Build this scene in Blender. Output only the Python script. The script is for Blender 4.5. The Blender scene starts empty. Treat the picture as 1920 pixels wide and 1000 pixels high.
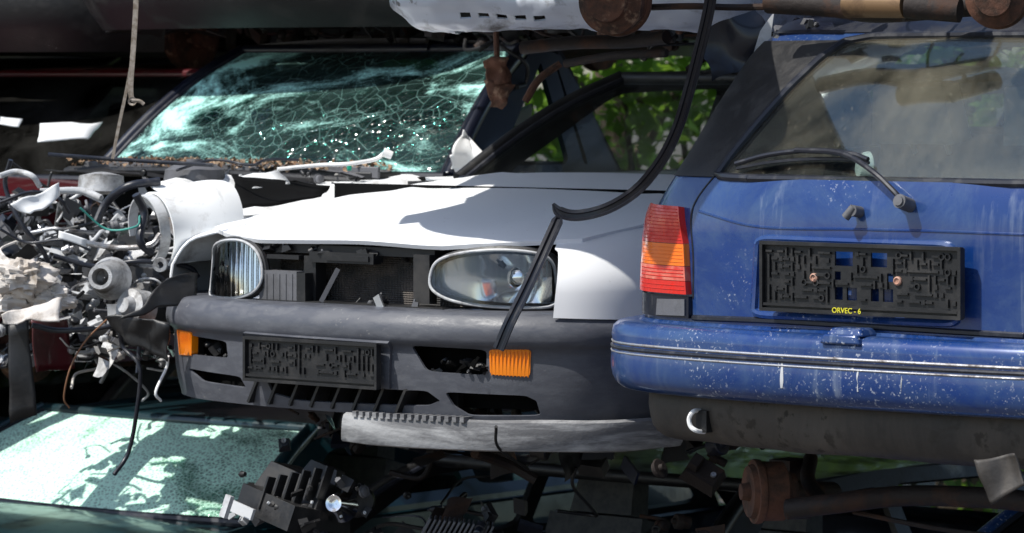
import bpy, bmesh, math, random
from mathutils import Vector, Matrix, kdtree, noise as MN
from mathutils.geometry import delaunay_2d_cdt
K=7200.0; ZC=2.35
scn=bpy.context.scene
scn.view_settings.view_transform='Standard'; scn.view_settings.look='None'; scn.view_settings.exposure=0
def P(px,py,d): return Vector(((px-960)/K*d, d, ZC-(py-150)/K*d))
def proj(v): return (v.x/v.y*K+960, (ZC-v.z)/v.y*K+150)
# ---------------- frames / surfaces
class Fr:
    def __init__(s,x,y,deg=40):
        s.x=x;s.y=y;s.deg=deg;s.c=math.cos(math.radians(deg));s.s=math.sin(math.radians(deg))
    def W(s,u,w,z): return Vector((s.x+u*s.c+w*s.s, s.y-u*s.s+w*s.c, ZC+z))
    def sub(s,du,dw,dd=0):
        v=s.W(du,dw,0); return Fr(v.x,v.y,s.deg+dd)
    def at(s,px,py,w):
        dx=(px-960)/K; t=(w+s.x*s.s+s.y*s.c)/(dx*s.s+s.c)
        return ((t*dx-s.x)*s.c-(t-s.y)*s.s, w, -(py-150)/K*t)
    def R(s): return Matrix(((s.c,s.s,0),(-s.s,s.c,0),(0,0,1)))
class Crv:
    def __init__(s,pts,n=14):
        pts=[Vector(p) for p in pts]; out=[]
        for i in range(len(pts)-1):
            p0=pts[i-1] if i>0 else pts[i]*2-pts[i+1]
            p1=pts[i];p2=pts[i+1]
            p3=pts[i+2] if i+2<len(pts) else pts[i+1]*2-pts[i]
            for k in range(n):
                t=k/n
                out.append(0.5*((2*p1)+(p2-p0)*t+(2*p0-5*p1+4*p2-p3)*t*t+(3*p1-p0-3*p2+p3)*t**3))
        out.append(pts[-1]); s.p=out; s.d=[0]
        for i in range(1,len(out)): s.d.append(s.d[-1]+(out[i]-out[i-1]).length)
        s.L=s.d[-1]
    def __call__(s,t):
        if t<=0: return s.p[0]+(s.p[1]-s.p[0])*(t/max(1e-9,s.d[1]))
        if t>=s.L: return s.p[-1]+(s.p[-1]-s.p[-2])*((t-s.L)/max(1e-9,s.d[-1]-s.d[-2]))
        lo,hi=0,len(s.d)-1
        while hi-lo>1:
            m=(lo+hi)//2
            if s.d[m]<=t: lo=m
            else: hi=m
        return s.p[lo].lerp(s.p[hi],(t-s.d[lo])/max(1e-9,s.d[hi]-s.d[lo]))
class Surf:
    outc=False
    def __init__(s,F,fn,ar,br): s.F=F;s.fn=fn;s.ar=ar;s.br=br;s.tab=None
    def __call__(s,a,b): return s.F.W(*s.fn(a,b))
    def nrm(s,a,b):
        e=.002
        n=(s(a+e,b)-s(a-e,b)).cross(s(a,b+e)-s(a,b-e))
        return n.normalized() if n.length>1e-12 else Vector((0,-1,0))
    def inv(s,px,py):
        if s.tab is None:
            s.tab=[]
            for i in range(161):
                for j in range(41):
                    a=s.ar[0]+(s.ar[1]-s.ar[0])*i/160; b=s.br[0]+(s.br[1]-s.br[0])*j/40
                    v=s(a,b); q=proj(v); s.tab.append((a,b,q[0],q[1],v.y))
        a,b=min(s.tab,key=lambda r:(r[2]-px)**2+(r[3]-py)**2+r[4]*900)[:2]
        q=proj(s(a,b)); err=math.hypot(px-q[0],py-q[1]); best=(err,a,b)
        for _ in range(30):
            if err<.2: break
            ex=px-q[0]; ey=py-q[1]; e=.0015
            qa=proj(s(a+e,b)); qb=proj(s(a,b+e))
            j11=(qa[0]-q[0])/e;j21=(qa[1]-q[1])/e;j12=(qb[0]-q[0])/e;j22=(qb[1]-q[1])/e
            lam=400.0
            A11=j11*j11+j21*j21+lam;A12=j11*j12+j21*j22;A22=j12*j12+j22*j22+lam
            g1=j11*ex+j21*ey;g2=j12*ex+j22*ey;D=A11*A22-A12*A12
            da=(g1*A22-g2*A12)/D; db=(A11*g2-A12*g1)/D
            m=max(abs(da),abs(db)); k=min(1,.02/m) if m>0 else 1
            a+=da*k;b+=db*k
            q=proj(s(a,b)); err=math.hypot(px-q[0],py-q[1])
            if err<best[0]: best=(err,a,b)
        a,b=best[1:]
        a=min(max(a,s.ar[0]-.05),s.ar[1]+.05); b=min(max(b,s.br[0]-.03),s.br[1]+.03)
        return (a,b)
class Plan(Surf):
    outc=True
    def __init__(s,F,plan,prof,smax=None,rise=None,shear=False):
        s.C=Crv(plan); s.Q=Crv(prof,8); s.rise=rise
        sm=smax or s.C.L
        def fn(a,b):
            sg=1 if a>=0 else -1; t=abs(a)
            p=s.C(t); q=s.C(t+.01); T=(q-p); L=T.length or 1
            nu,nw=T[1]/L,-T[0]/L
            r=s.Q(b)
            z=r[2]
            if s.rise: z+=s.rise(p[1],b/s.Q.L)
            if shear: return (sg*(p[0]-nu*r[0]), p[1]+r[1], z)
            return (sg*(p[0]-nu*r[0]), p[1]-nw*r[1], z)
        Surf.__init__(s,F,fn,(-sm,sm),(0,s.Q.L))
    def tz(s,z):
        return min((abs(s.Q(i/200*s.Q.L)[2]-z),i/200*s.Q.L) for i in range(201))[1]
    def sw(s,w):
        return min((abs(s.C(i/400*s.C.L)[1]-w),i/400*s.C.L) for i in range(401))[1]
def plane(F,w): return Surf(F,lambda a,b:(a,w,b),(-1,1),(-1,1))
def inpoly(x,y,P_):
    c=False;j=len(P_)-1
    for i in range(len(P_)):
        xi,yi=P_[i];xj,yj=P_[j]
        if (yi>y)!=(yj>y) and x<(xj-xi)*(y-yi)/(yj-yi)+xi: c=not c
        j=i
    return c
def sm(pts,n=5):
    out=[];N=len(pts)
    for i in range(N):
        p0,p1,p2,p3=[Vector(pts[(i+k)%N]) for k in (-1,0,1,2)]
        for k in range(n):
            t=k/n
            q=0.5*((2*p1)+(p2-p0)*t+(2*p0-5*p1+4*p2-p3)*t*t+(3*p1-p0-3*p2+p3)*t**3)
            out.append((q[0],q[1]))
    return out
def rnd(pts,r=.3,n=4):
    out=[];N=len(pts)
    for i in range(N):
        a,b,c=Vector(pts[i-1]),Vector(pts[i]),Vector(pts[(i+1)%N])
        s=b.lerp(a,r);e=b.lerp(c,r)
        for k in range(n+1):
            t=k/n; q=s*(1-t)**2+b*2*t*(1-t)+e*t*t; out.append((q[0],q[1]))
    return out
def link(name,me,par,mats):
    o=bpy.data.objects.new(name,me); scn.collection.objects.link(o)
    for m in mats: me.materials.append(m)
    if par is not None:
        o.parent=par; o.matrix_parent_inverse=par.matrix_world.inverted()
    return o
def empty(name,loc=(0,0,0)):
    o=bpy.data.objects.new(name,None); scn.collection.objects.link(o); o.location=loc
    o.empty_display_size=.2
    bpy.context.view_layer.update(); return o
def osign(S,a,b):
    n=S.nrm(a,b); v=S(a,b)
    if S.outc:
        f=S.fn(a,b); c=S.F.W(0,1.2,f[2]); return 1 if n.dot(v-c)>0 else -1
    return 1 if n.dot(Vector((0,0,ZC))-v)>0 else -1
def panel(name,S,outer,holes=(),step=.03,thick=.004,mat=None,par=None,off=0,px=False,disp=None):
    if px:
        outer=[S.inv(*p) for p in outer]; holes=[[S.inv(*p) for p in h] for h in holes]
    pts=[];ed=[]
    for poly in [outer]+list(holes):
        st=len(pts)
        for i in range(len(poly)):
            a=Vector(poly[i]);b=Vector(poly[(i+1)%len(poly)]); n=max(1,int((b-a).length/step+.5))
            for k in range(n): pts.append(a.lerp(b,k/n))
        m=len(pts)-st
        ed+=[(st+i,st+(i+1)%m) for i in range(m)]
    kd=kdtree.KDTree(len(pts))
    for i,p in enumerate(pts): kd.insert((p[0],p[1],0),i)
    kd.balance()
    xs=[p[0] for p in outer];ys=[p[1] for p in outer]
    na=int((max(xs)-min(xs))/step)+1; nb=int((max(ys)-min(ys))/step)+1
    for i in range(na+1):
        for j in range(nb+1):
            x=min(xs)+i*step+(.31*step if j%2 else 0); y=min(ys)+j*step
            if not inpoly(x,y,outer): continue
            if any(inpoly(x,y,h) for h in holes): continue
            if kd.find((x,y,0))[2]<.45*step: continue
            pts.append(Vector((x,y)))
    r=delaunay_2d_cdt([Vector((p[0],p[1])) for p in pts],ed,[],0,1e-6)
    V2,T=r[0],r[2]; fs=[]
    for f in T:
        cx=sum(V2[i][0] for i in f)/3;cy=sum(V2[i][1] for i in f)/3
        if inpoly(cx,cy,outer) and not any(inpoly(cx,cy,h) for h in holes): fs.append(list(f))
    ca=sum(p[0] for p in outer)/len(outer);cb=sum(p[1] for p in outer)/len(outer)
    sg0=osign(S,ca,cb) if not S.outc else None
    top=[];bot=[];sgs=[]
    for v in V2:
        sg=sg0 if sg0 else osign(S,v[0],v[1]); sgs.append(sg)
        n=S.nrm(v[0],v[1])*sg; p=S(v[0],v[1])+n*off
        if disp: p=p+n*disp(v[0],v[1])
        top.append(p);bot.append(p-n*thick)
    N=len(top); F_=[]; cnt={}
    for f in fs:
        a,b,c=f
        nn=(top[b]-top[a]).cross(top[c]-top[a])
        if nn.dot(S.nrm(V2[a][0],V2[a][1])*sgs[a])<0: f=[a,c,b]
        F_.append(f); F_.append([f[2]+N,f[1]+N,f[0]+N])
        for i in range(3):
            e=(f[i],f[(i+1)%3]); cnt.setdefault((min(e),max(e)),[]).append(e)
    for k,l in cnt.items():
        if len(l)==1:
            a,b=l[0]; F_.append([b,a,a+N,b+N])
    me=bpy.data.meshes.new(name); me.from_pydata(top+bot,[],F_); me.validate(); me.update()
    for p in me.polygons: p.use_smooth=True
    me.set_sharp_from_angle(angle=math.radians(42))
    return link(name,me,par,[mat])
class MB:
    def __init__(s): s.v=[];s.f=[];s.m=[];s.sm=[]
    def add(s,vs,fs,mi=0,smooth=False):
        o=len(s.v); s.v+=[Vector(v) for v in vs]
        for f in fs: s.f.append([i+o for i in f]); s.m.append(mi); s.sm.append(smooth)
    def box(s,c,sz,R=None,mi=0,tap=1.0):
        R=R or Matrix.Identity(3); vs=[]
        for z in(-.5,.5):
            for y in(-.5,.5):
                for x in(-.5,.5):
                    k=tap if z>0 else 1
                    vs.append(Vector(c)+R@Vector((x*sz[0]*k,y*sz[1]*k,z*sz[2])))
        s.add(vs,[(0,2,3,1),(4,5,7,6),(0,1,5,4),(2,6,7,3),(0,4,6,2),(1,3,7,5)],mi)
    def lathe(s,c,ax,prof,mi=0,n=32,a0=0):
        ax=Vector(ax).normalized(); t=Vector((0,0,1)) if abs(ax.z)<.9 else Vector((1,0,0))
        e1=ax.cross(t).normalized(); e2=ax.cross(e1); vs=[];fs=[]
        for r,h in prof:
            for i in range(n):
                a=2*math.pi*i/n; vs.append(Vector(c)+ax*h+(e1*math.cos(a)+e2*math.sin(a))*r)
        for j in range(len(prof)-1):
            for i in range(n): fs.append((j*n+i,j*n+(i+1)%n,(j+1)*n+(i+1)%n,(j+1)*n+i))
        s.add(vs,fs,mi,True)
    def cyl(s,p0,p1,r0,r1=None,mi=0,n=18):
        p0=Vector(p0);p1=Vector(p1);r1=r0 if r1 is None else r1
        L=(p1-p0).length
        s.lathe(p0,p1-p0,[(0.0001,0),(r0,0),(r0,0.0001),(r1,L-.0001),(r1,L),(.0001,L)],mi,n)
    def sweep(s,pts,prof,mi=0,smooth=True,cat=True,up=None,n=6,taper=None):
        if cat and len(pts)>2: pts=[Vector(p) for p in Crv(pts,n).p]
        else: pts=[Vector(p) for p in pts]
        m=len(prof);vs=[];fs=[]; prev=None
        for i,p in enumerate(pts):
            T=(pts[min(i+1,len(pts)-1)]-pts[max(i-1,0)])
            T=T.normalized() if T.length>1e-9 else Vector((0,0,1))
            if prev is None:
                prev=Vector(up) if up else (Vector((0,0,1)) if abs(T.z)<.9 else Vector((1,0,0)))
            if up: prev=Vector(up)
            n1=(prev-T*prev.dot(T)).normalized(); n2=T.cross(n1); prev=n1
            k=1 if not taper else taper(i/(len(pts)-1))
            for a,b in prof: vs.append(p+(n1*a+n2*b)*k)
        for i in range(len(pts)-1):
            for j in range(m): fs.append((i*m+j,i*m+(j+1)%m,(i+1)*m+(j+1)%m,(i+1)*m+j))
        fs.append(tuple(range(m))[::-1]); fs.append(tuple((len(pts)-1)*m+j for j in range(m)))
        s.add(vs,fs,mi,smooth)
    def tube(s,pts,r,mi=0,n=8,cat=True,seg=6):
        s.sweep(pts,[(r*math.cos(2*math.pi*i/n),r*math.sin(2*math.pi*i/n)) for i in range(n)],mi,True,cat,n=seg)
    def sheet(s,c4,n=10,amp=.01,mi=0,freq=8,seed=0,smooth=True):
        a,b,c,d=[Vector(p) for p in c4]; nn=(b-a).cross(d-a).normalized(); vs=[];fs=[]
        for i in range(n+1):
            for j in range(n+1):
                x=i/n;y=j/n; p=a.lerp(b,x).lerp(d.lerp(c,x),y)
                p=p+nn*amp*MN.noise(p*freq+Vector((seed*7.1,0,0)))*2+Vector((MN.noise(p*freq*1.3+Vector((3,seed,0))),0,MN.noise(p*freq*1.3+Vector((9,seed,5)))))*amp
                vs.append(p)
        for i in range(n):
            for j in range(n): q=i*(n+1)+j; fs.append((q,q+1,q+n+2,q+n+1))
        s.add(vs,fs,mi,smooth)
    def done(s,name,mats,par=None,bevel=0,solid=0,ang=40):
        me=bpy.data.meshes.new(name); me.from_pydata(s.v,[],s.f)
        for p,m,k in zip(me.polygons,s.m,s.sm): p.material_index=m; p.use_smooth=k
        me.update(); me.set_sharp_from_angle(angle=math.radians(ang))
        o=link(name,me,par,mats)
        if solid:
            q=o.modifiers.new('s','SOLIDIFY');q.thickness=solid;q.offset=0
        if bevel:
            q=o.modifiers.new('b','BEVEL');q.width=bevel;q.segments=2;q.limit_method='ANGLE';q.angle_limit=math.radians(50)
        return o
# ---------------- materials
class NT:
    def __init__(s,name):
        s.m=bpy.data.materials.new(name); s.m.use_nodes=True; s.t=s.m.node_tree; s.t.nodes.clear()
        s.out=s.n('ShaderNodeOutputMaterial'); s.tc=s.n('ShaderNodeTexCoord')
    def n(s,ty,**k):
        x=s.t.nodes.new(ty)
        for a,b in k.items(): setattr(x,a,b)
        return x
    def l(s,a,b): s.t.links.new(a,b)
    def noise(s,sc,det=6,ro=.6,dist=0,stretch=None):
        x=s.n('ShaderNodeTexNoise'); x.inputs['Scale'].default_value=sc;x.inputs['Detail'].default_value=det
        x.inputs['Roughness'].default_value=ro;x.inputs['Distortion'].default_value=dist
        if stretch:
            mp=s.n('ShaderNodeMapping'); mp.inputs['Scale'].default_value=stretch
            s.l(s.tc.outputs['Object'],mp.inputs['Vector']); s.l(mp.outputs[0],x.inputs['Vector'])
        else: s.l(s.tc.outputs['Object'],x.inputs['Vector'])
        return x.outputs['Fac']
    def ramp(s,src,a,b,va=0,vb=1):
        x=s.n('ShaderNodeMapRange'); x.inputs[1].default_value=a;x.inputs[2].default_value=b
        x.inputs[3].default_value=va;x.inputs[4].default_value=vb; s.l(src,x.inputs[0]); return x.outputs[0]
    def mix(s,f,a,b):
        x=s.n('ShaderNodeMix',data_type='RGBA')
        if isinstance(f,float): x.inputs[0].default_value=f
        else: s.l(f,x.inputs[0])
        for i,c in((6,a),(7,b)):
            if isinstance(c,tuple): x.inputs[i].default_value=(*c,1) if len(c)==3 else c
            else: s.l(c,x.inputs[i])
        return x.outputs[2]
    def math(s,op,a,b):
        x=s.n('ShaderNodeMath',operation=op)
        for i,c in((0,a),(1,b)):
            if isinstance(c,(int,float)): x.inputs[i].default_value=c
            else: s.l(c,x.inputs[i])
        return x.outputs[0]
    def bump(s,h,st,dist=.01):
        x=s.n('ShaderNodeBump'); x.inputs['Strength'].default_value=st;x.inputs['Distance'].default_value=dist
        s.l(h,x.inputs['Height']); return x.outputs[0]
def mat(name,col,rough=.5,metal=0,dirt=None,ds=5,da=(.5,.7),dirt2=None,d2s=60,d2=(.6,.7),bump=0,bs=40,coat=0,stretch=None,droug=.85,spec=.5,streak=None,film=None,d2r=(.48,.6)):
    N=NT(name); b=N.n('ShaderNodeBsdfPrincipled'); b.inputs['Metallic'].default_value=metal
    b.inputs['Specular IOR Level'].default_value=spec
    c=tuple(col); rr=None
    if dirt:
        f=N.ramp(N.noise(ds,9,.68,.3,stretch),*da); c=N.mix(f,c,tuple(dirt)); rr=N.ramp(f,0,1,rough,droug)
        if coat:
            N.l(N.ramp(f,0,1,coat,coat*.3),b.inputs['Coat Weight'])
    elif coat: b.inputs['Coat Weight'].default_value=coat
    if film:
        f4=N.math('MULTIPLY',N.ramp(N.noise(2.6,11,.78,1.0,(1,1,1.3)),.44,.68),.7); c=N.mix(f4,c,tuple(film))
    if dirt2:
        f2=N.math('MULTIPLY',N.ramp(N.noise(d2s,3,.6),*d2),N.ramp(N.noise(1.7,3),*d2r)); c=N.mix(f2,c,tuple(dirt2))
    if streak:
        f3=N.math('MULTIPLY',N.ramp(N.noise(16,5,.65,0,(1,1,.07)),.57,.74),N.ramp(N.noise(3.5,5),.42,.6)); c=N.mix(f3,c,tuple(streak))
    if isinstance(c,tuple): b.inputs['Base Color'].default_value=(*c,1)
    else: N.l(c,b.inputs['Base Color'])
    if rr is None: b.inputs['Roughness'].default_value=rough
    else: N.l(rr,b.inputs['Roughness'])
    if bump: N.l(N.bump(N.noise(bs,6,.65),bump,.004),b.inputs['Normal'])
    b.inputs['Coat Roughness'].default_value=.06
    N.l(b.outputs[0],N.out.inputs[0]); return N.m
def glass(name,tint=(.8,.9,.88),dust=.15,dcol=(.55,.53,.48),dsc=4,crack=0,csc=26,refl=1.0,craze=(.45,.62),stretch=None,haze=.35,ln=1.0,w2=.13):
    N=NT(name); tr=N.n('ShaderNodeBsdfTransparent'); tr.inputs[0].default_value=(*tint,1)
    gl=N.n('ShaderNodeBsdfGlossy'); gl.inputs['Roughness'].default_value=.03
    fr=N.n('ShaderNodeFresnel'); fr.inputs[0].default_value=1.5
    m1=N.n('ShaderNodeMixShader'); N.l(N.math('MULTIPLY',fr.outputs[0],refl),m1.inputs[0]); N.l(tr.outputs[0],m1.inputs[1]);N.l(gl.outputs[0],m1.inputs[2])
    df=N.n('ShaderNodeBsdfDiffuse'); df.inputs[0].default_value=(*dcol,1)
    f=N.math('MULTIPLY',N.ramp(N.noise(dsc,8,.7,.5,stretch),.35,.75),dust*2)
    f=N.math('ADD',f,N.math('MULTIPLY',N.ramp(N.noise(90,2,.5),.66,.74),dust*1.2))
    if crack:
        def lines(sc,wd,w_=.12):
            wn=N.n('ShaderNodeTexNoise'); wn.inputs['Scale'].default_value=sc*.6; N.l(N.tc.outputs['Object'],wn.inputs['Vector'])
            ad=N.n('ShaderNodeVectorMath',operation='MULTIPLY_ADD'); N.l(wn.outputs['Color'],ad.inputs[0]); ad.inputs[1].default_value=(w_/sc*3,)*3; N.l(N.tc.outputs['Object'],ad.inputs[2])
            vo=N.n('ShaderNodeTexVoronoi',feature='DISTANCE_TO_EDGE'); vo.inputs['Scale'].default_value=sc; N.l(ad.outputs[0],vo.inputs['Vector'])
            return N.ramp(vo.outputs['Distance'],0,wd,1,0)
        e=lines(csc,.012); e1=lines(csc*2.6,.035); e2=lines(csc*8,w2)
        z=N.ramp(N.noise(2.6,6,.65,1.2,stretch),*craze); z2=N.ramp(N.noise(1.5,4,.6),.44,.6)
        hz=N.math('MULTIPLY',N.math('MULTIPLY',z,z),haze)
        f=N.math('ADD',f,N.math('MULTIPLY',e,.5*ln*crack)); f=N.math('ADD',f,N.math('MULTIPLY',N.math('MULTIPLY',e1,z2),.6*ln*crack))
        f=N.math('ADD',f,N.math('MULTIPLY',N.math('MULTIPLY',e2,z),.8*crack)); f=N.math('ADD',f,hz)
        gl.inputs['Roughness'].default_value=.06
        N.l(N.bump(N.math('ADD',e1,e2),.35,.004),gl.inputs['Normal'])
    f=N.math('MINIMUM',f,.96)
    m2=N.n('ShaderNodeMixShader'); N.l(f,m2.inputs[0]);N.l(m1.outputs[0],m2.inputs[1]);N.l(df.outputs[0],m2.inputs[2])
    N.l(m2.outputs[0],N.out.inputs[0]); return N.m
M={}
M['white']=mat('white_paint',(.87,.88,.89),.5,0,(.76,.74,.71),3,(.68,.95),(.45,.40,.35),70,(.68,.74),spec=.12,droug=.6)
M['whited']=mat('white_dirty',(.84,.85,.85),.5,0,(.30,.27,.24),7,(.54,.76),bump=.3,bs=25,spec=.2)
M['blue']=mat('blue_paint',(.004,.040,.20),.22,.1,(.006,.028,.12),1.6,(.35,.75),(.50,.53,.60),120,(.60,.67),coat=.8,droug=.4,streak=(.22,.27,.36),film=(.06,.11,.21),d2r=(.50,.60))
M['navy']=mat('navy_paint',(.004,.006,.016),.35,.1,(.03,.03,.03),5,(.5,.75),coat=.3)
M['teal']=mat('teal_paint',(.006,.03,.04),.3,.2,(.04,.05,.05),5,(.5,.8),coat=.5)
M['maroon']=mat('maroon_paint',(.09,.006,.01),.35,.1,(.05,.025,.02),5,(.5,.7),coat=.5)
M['silver']=mat('silver_paint',(.62,.66,.74),.4,.1,(.16,.15,.14),6,(.52,.68),(.08,.07,.06),50,(.6,.68),coat=.2)
M['black']=mat('black_plastic',(.011,.011,.012),.45,0,(.05,.046,.042),8,(.5,.8),bump=.2,bs=60)
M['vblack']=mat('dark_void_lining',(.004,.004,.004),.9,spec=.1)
M['bump']=mat('bumper_plastic',(.075,.079,.094),.40,0,(.12,.125,.14),14,(.45,.8),(.25,.24,.23),80,(.64,.72),bump=.15,bs=180,stretch=(1,1,3))
M['scuff']=mat('scuffed_plastic',(.14,.14,.145),.6,0,(.45,.45,.45),6,(.45,.62),(.03,.03,.03),30,(.55,.65),bump=.35,bs=60,stretch=(.5,.5,3))
M['val']=mat('dirty_valance',(.032,.028,.025),.55,0,(.12,.10,.08),4,(.4,.75),(.02,.015,.01),30,(.55,.65),bump=.4,bs=50,stretch=(1,1,.35))
M['metal']=mat('bare_metal',(.55,.55,.56),.38,.85,(.12,.09,.07),9,(.48,.66),bump=.3)
M['alu']=mat('cast_aluminium',(.55,.55,.55),.5,.4,(.10,.09,.08),10,(.45,.66),bump=.6,bs=50)
M['chrome']=mat('chrome',(.88,.89,.90),.16,1)
M['refl']=mat('lamp_reflector',(.95,.96,.96),.16,.75)
M['rust']=mat('rust',(.12,.05,.028),.85,.1,(.035,.02,.013),14,(.42,.62),(.32,.2,.13),30,(.55,.65),bump=.9,bs=60)
M['rustd']=mat('dark_rusty_steel',(.02,.014,.012),.7,.3,(.08,.035,.018),9,(.5,.7),bump=.7,bs=50)
M['under']=mat('bounce_underseal',(.38,.38,.39),.9,0,(.16,.12,.09),5,(.5,.7),bump=.5)  # unseen floor pans made pale to bounce light onto the cars below
M['rubber']=mat('rubber',(.014,.016,.024),.33,0,(.05,.05,.055),20,(.5,.8))
M['grey']=mat('grey_plastic',(.12,.12,.13),.55,0,(.05,.05,.05),9,(.45,.7),bump=.2)
M['lgrey']=mat('light_grey_plastic',(.55,.56,.57),.5,0,(.14,.13,.12),9,(.48,.68),bump=.2)
M['beige']=mat('dirty_foam',(.68,.63,.58),.8,0,(.25,.2,.15),9,(.5,.68),bump=1,bs=22)
M['leaf']=mat('dry_leaves',(.20,.11,.06),.9,0,(.45,.33,.22),60,(.45,.6))
M['orange']=mat('orange_lens',(.9,.24,.005),.18,0,coat=.8)
M['red']=mat('red_lens',(.68,.018,.01),.15,0,(.52,.02,.01),30,(.4,.7),coat=.6)
M['amber']=mat('amber_lens',(.95,.20,.02),.15,0,coat=.6)
M['pink']=mat('dirty_red_lens',(.62,.05,.035),.3,0,(.7,.25,.17),20,(.45,.7),coat=.5)
M['rope']=mat('rope',(.40,.35,.30),.9,0,(.2,.16,.12),60,(.4,.6))
M['seat']=mat('seat_fabric',(.10,.105,.11),.9,0,(.15,.15,.15),30,(.4,.6))
M['dash']=mat('dash_plastic',(.03,.03,.032),.6)
M['yellow']=mat('yellow_print',(.8,.72,.04),.5)
M['white_pl']=mat('white_plastic',(.86,.86,.85),.4,0,(.5,.48,.45),15,(.6,.8))
N=NT('radiator_mesh'); b=N.n('ShaderNodeBsdfPrincipled'); b.inputs['Roughness'].default_value=.7
wv=N.n('ShaderNodeTexWave',bands_direction='Z'); wv.inputs['Scale'].default_value=55; N.l(N.tc.outputs['Object'],wv.inputs['Vector'])
wx=N.n('ShaderNodeTexWave',bands_direction='X'); wx.inputs['Scale'].default_value=40; N.l(N.tc.outputs['Object'],wx.inputs['Vector'])
N.l(N.bump(N.math('ADD',wv.outputs['Fac'],wx.outputs['Fac']),.8,.004),b.inputs['Normal'])
N.l(N.mix(N.ramp(N.noise(12,6),.45,.7),(.04,.038,.037),(.12,.10,.085)),b.inputs['Base Color']); N.l(b.outputs[0],N.out.inputs[0]); M['rad']=N.m
G_ws=glass('windscreen_glass',(.95,.98,.96),.008,(.30,.30,.27),3,refl=.3)
G_rear=glass('dusty_rear_glass',(.80,.87,.85),.07,(.54,.47,.36),1.6,refl=.5,stretch=(1.6,1.6,.5))
G_dk=glass('tinted_glass',(.10,.12,.12),.02,refl=.2)
G_cr=glass('shattered_glass',(.12,.28,.25),.02,(.52,.95,.86),3,crack=.8,csc=7,craze=(.46,.66),haze=1.2,ln=.3,refl=.7,stretch=(.8,.8,2.2))
G_cr2=glass('crazed_glass',(.40,.68,.57),.05,(.66,.98,.82),3,crack=1.1,csc=9,craze=(.22,.50),haze=.45,ln=.9,w2=.24)
N=NT('headlamp_glass'); tr=N.n('ShaderNodeBsdfTransparent'); tr.inputs[0].default_value=(.98,.99,.99,1)
gl=N.n('ShaderNodeBsdfGlossy'); gl.inputs['Roughness'].default_value=.05
mx=N.n('ShaderNodeMixShader'); fr=N.n('ShaderNodeFresnel'); fr.inputs[0].default_value=1.4
wv=N.n('ShaderNodeTexWave',bands_direction='X'); wv.inputs['Scale'].default_value=22; N.l(N.tc.outputs['Object'],wv.inputs['Vector'])
N.l(N.bump(wv.outputs['Fac'],.2,.003),gl.inputs['Normal']); N.l(fr.outputs[0],mx.inputs[0])
N.l(tr.outputs[0],mx.inputs[1]);N.l(gl.outputs[0],mx.inputs[2]); N.l(mx.outputs[0],N.out.inputs[0]); G_hl=N.m
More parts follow.
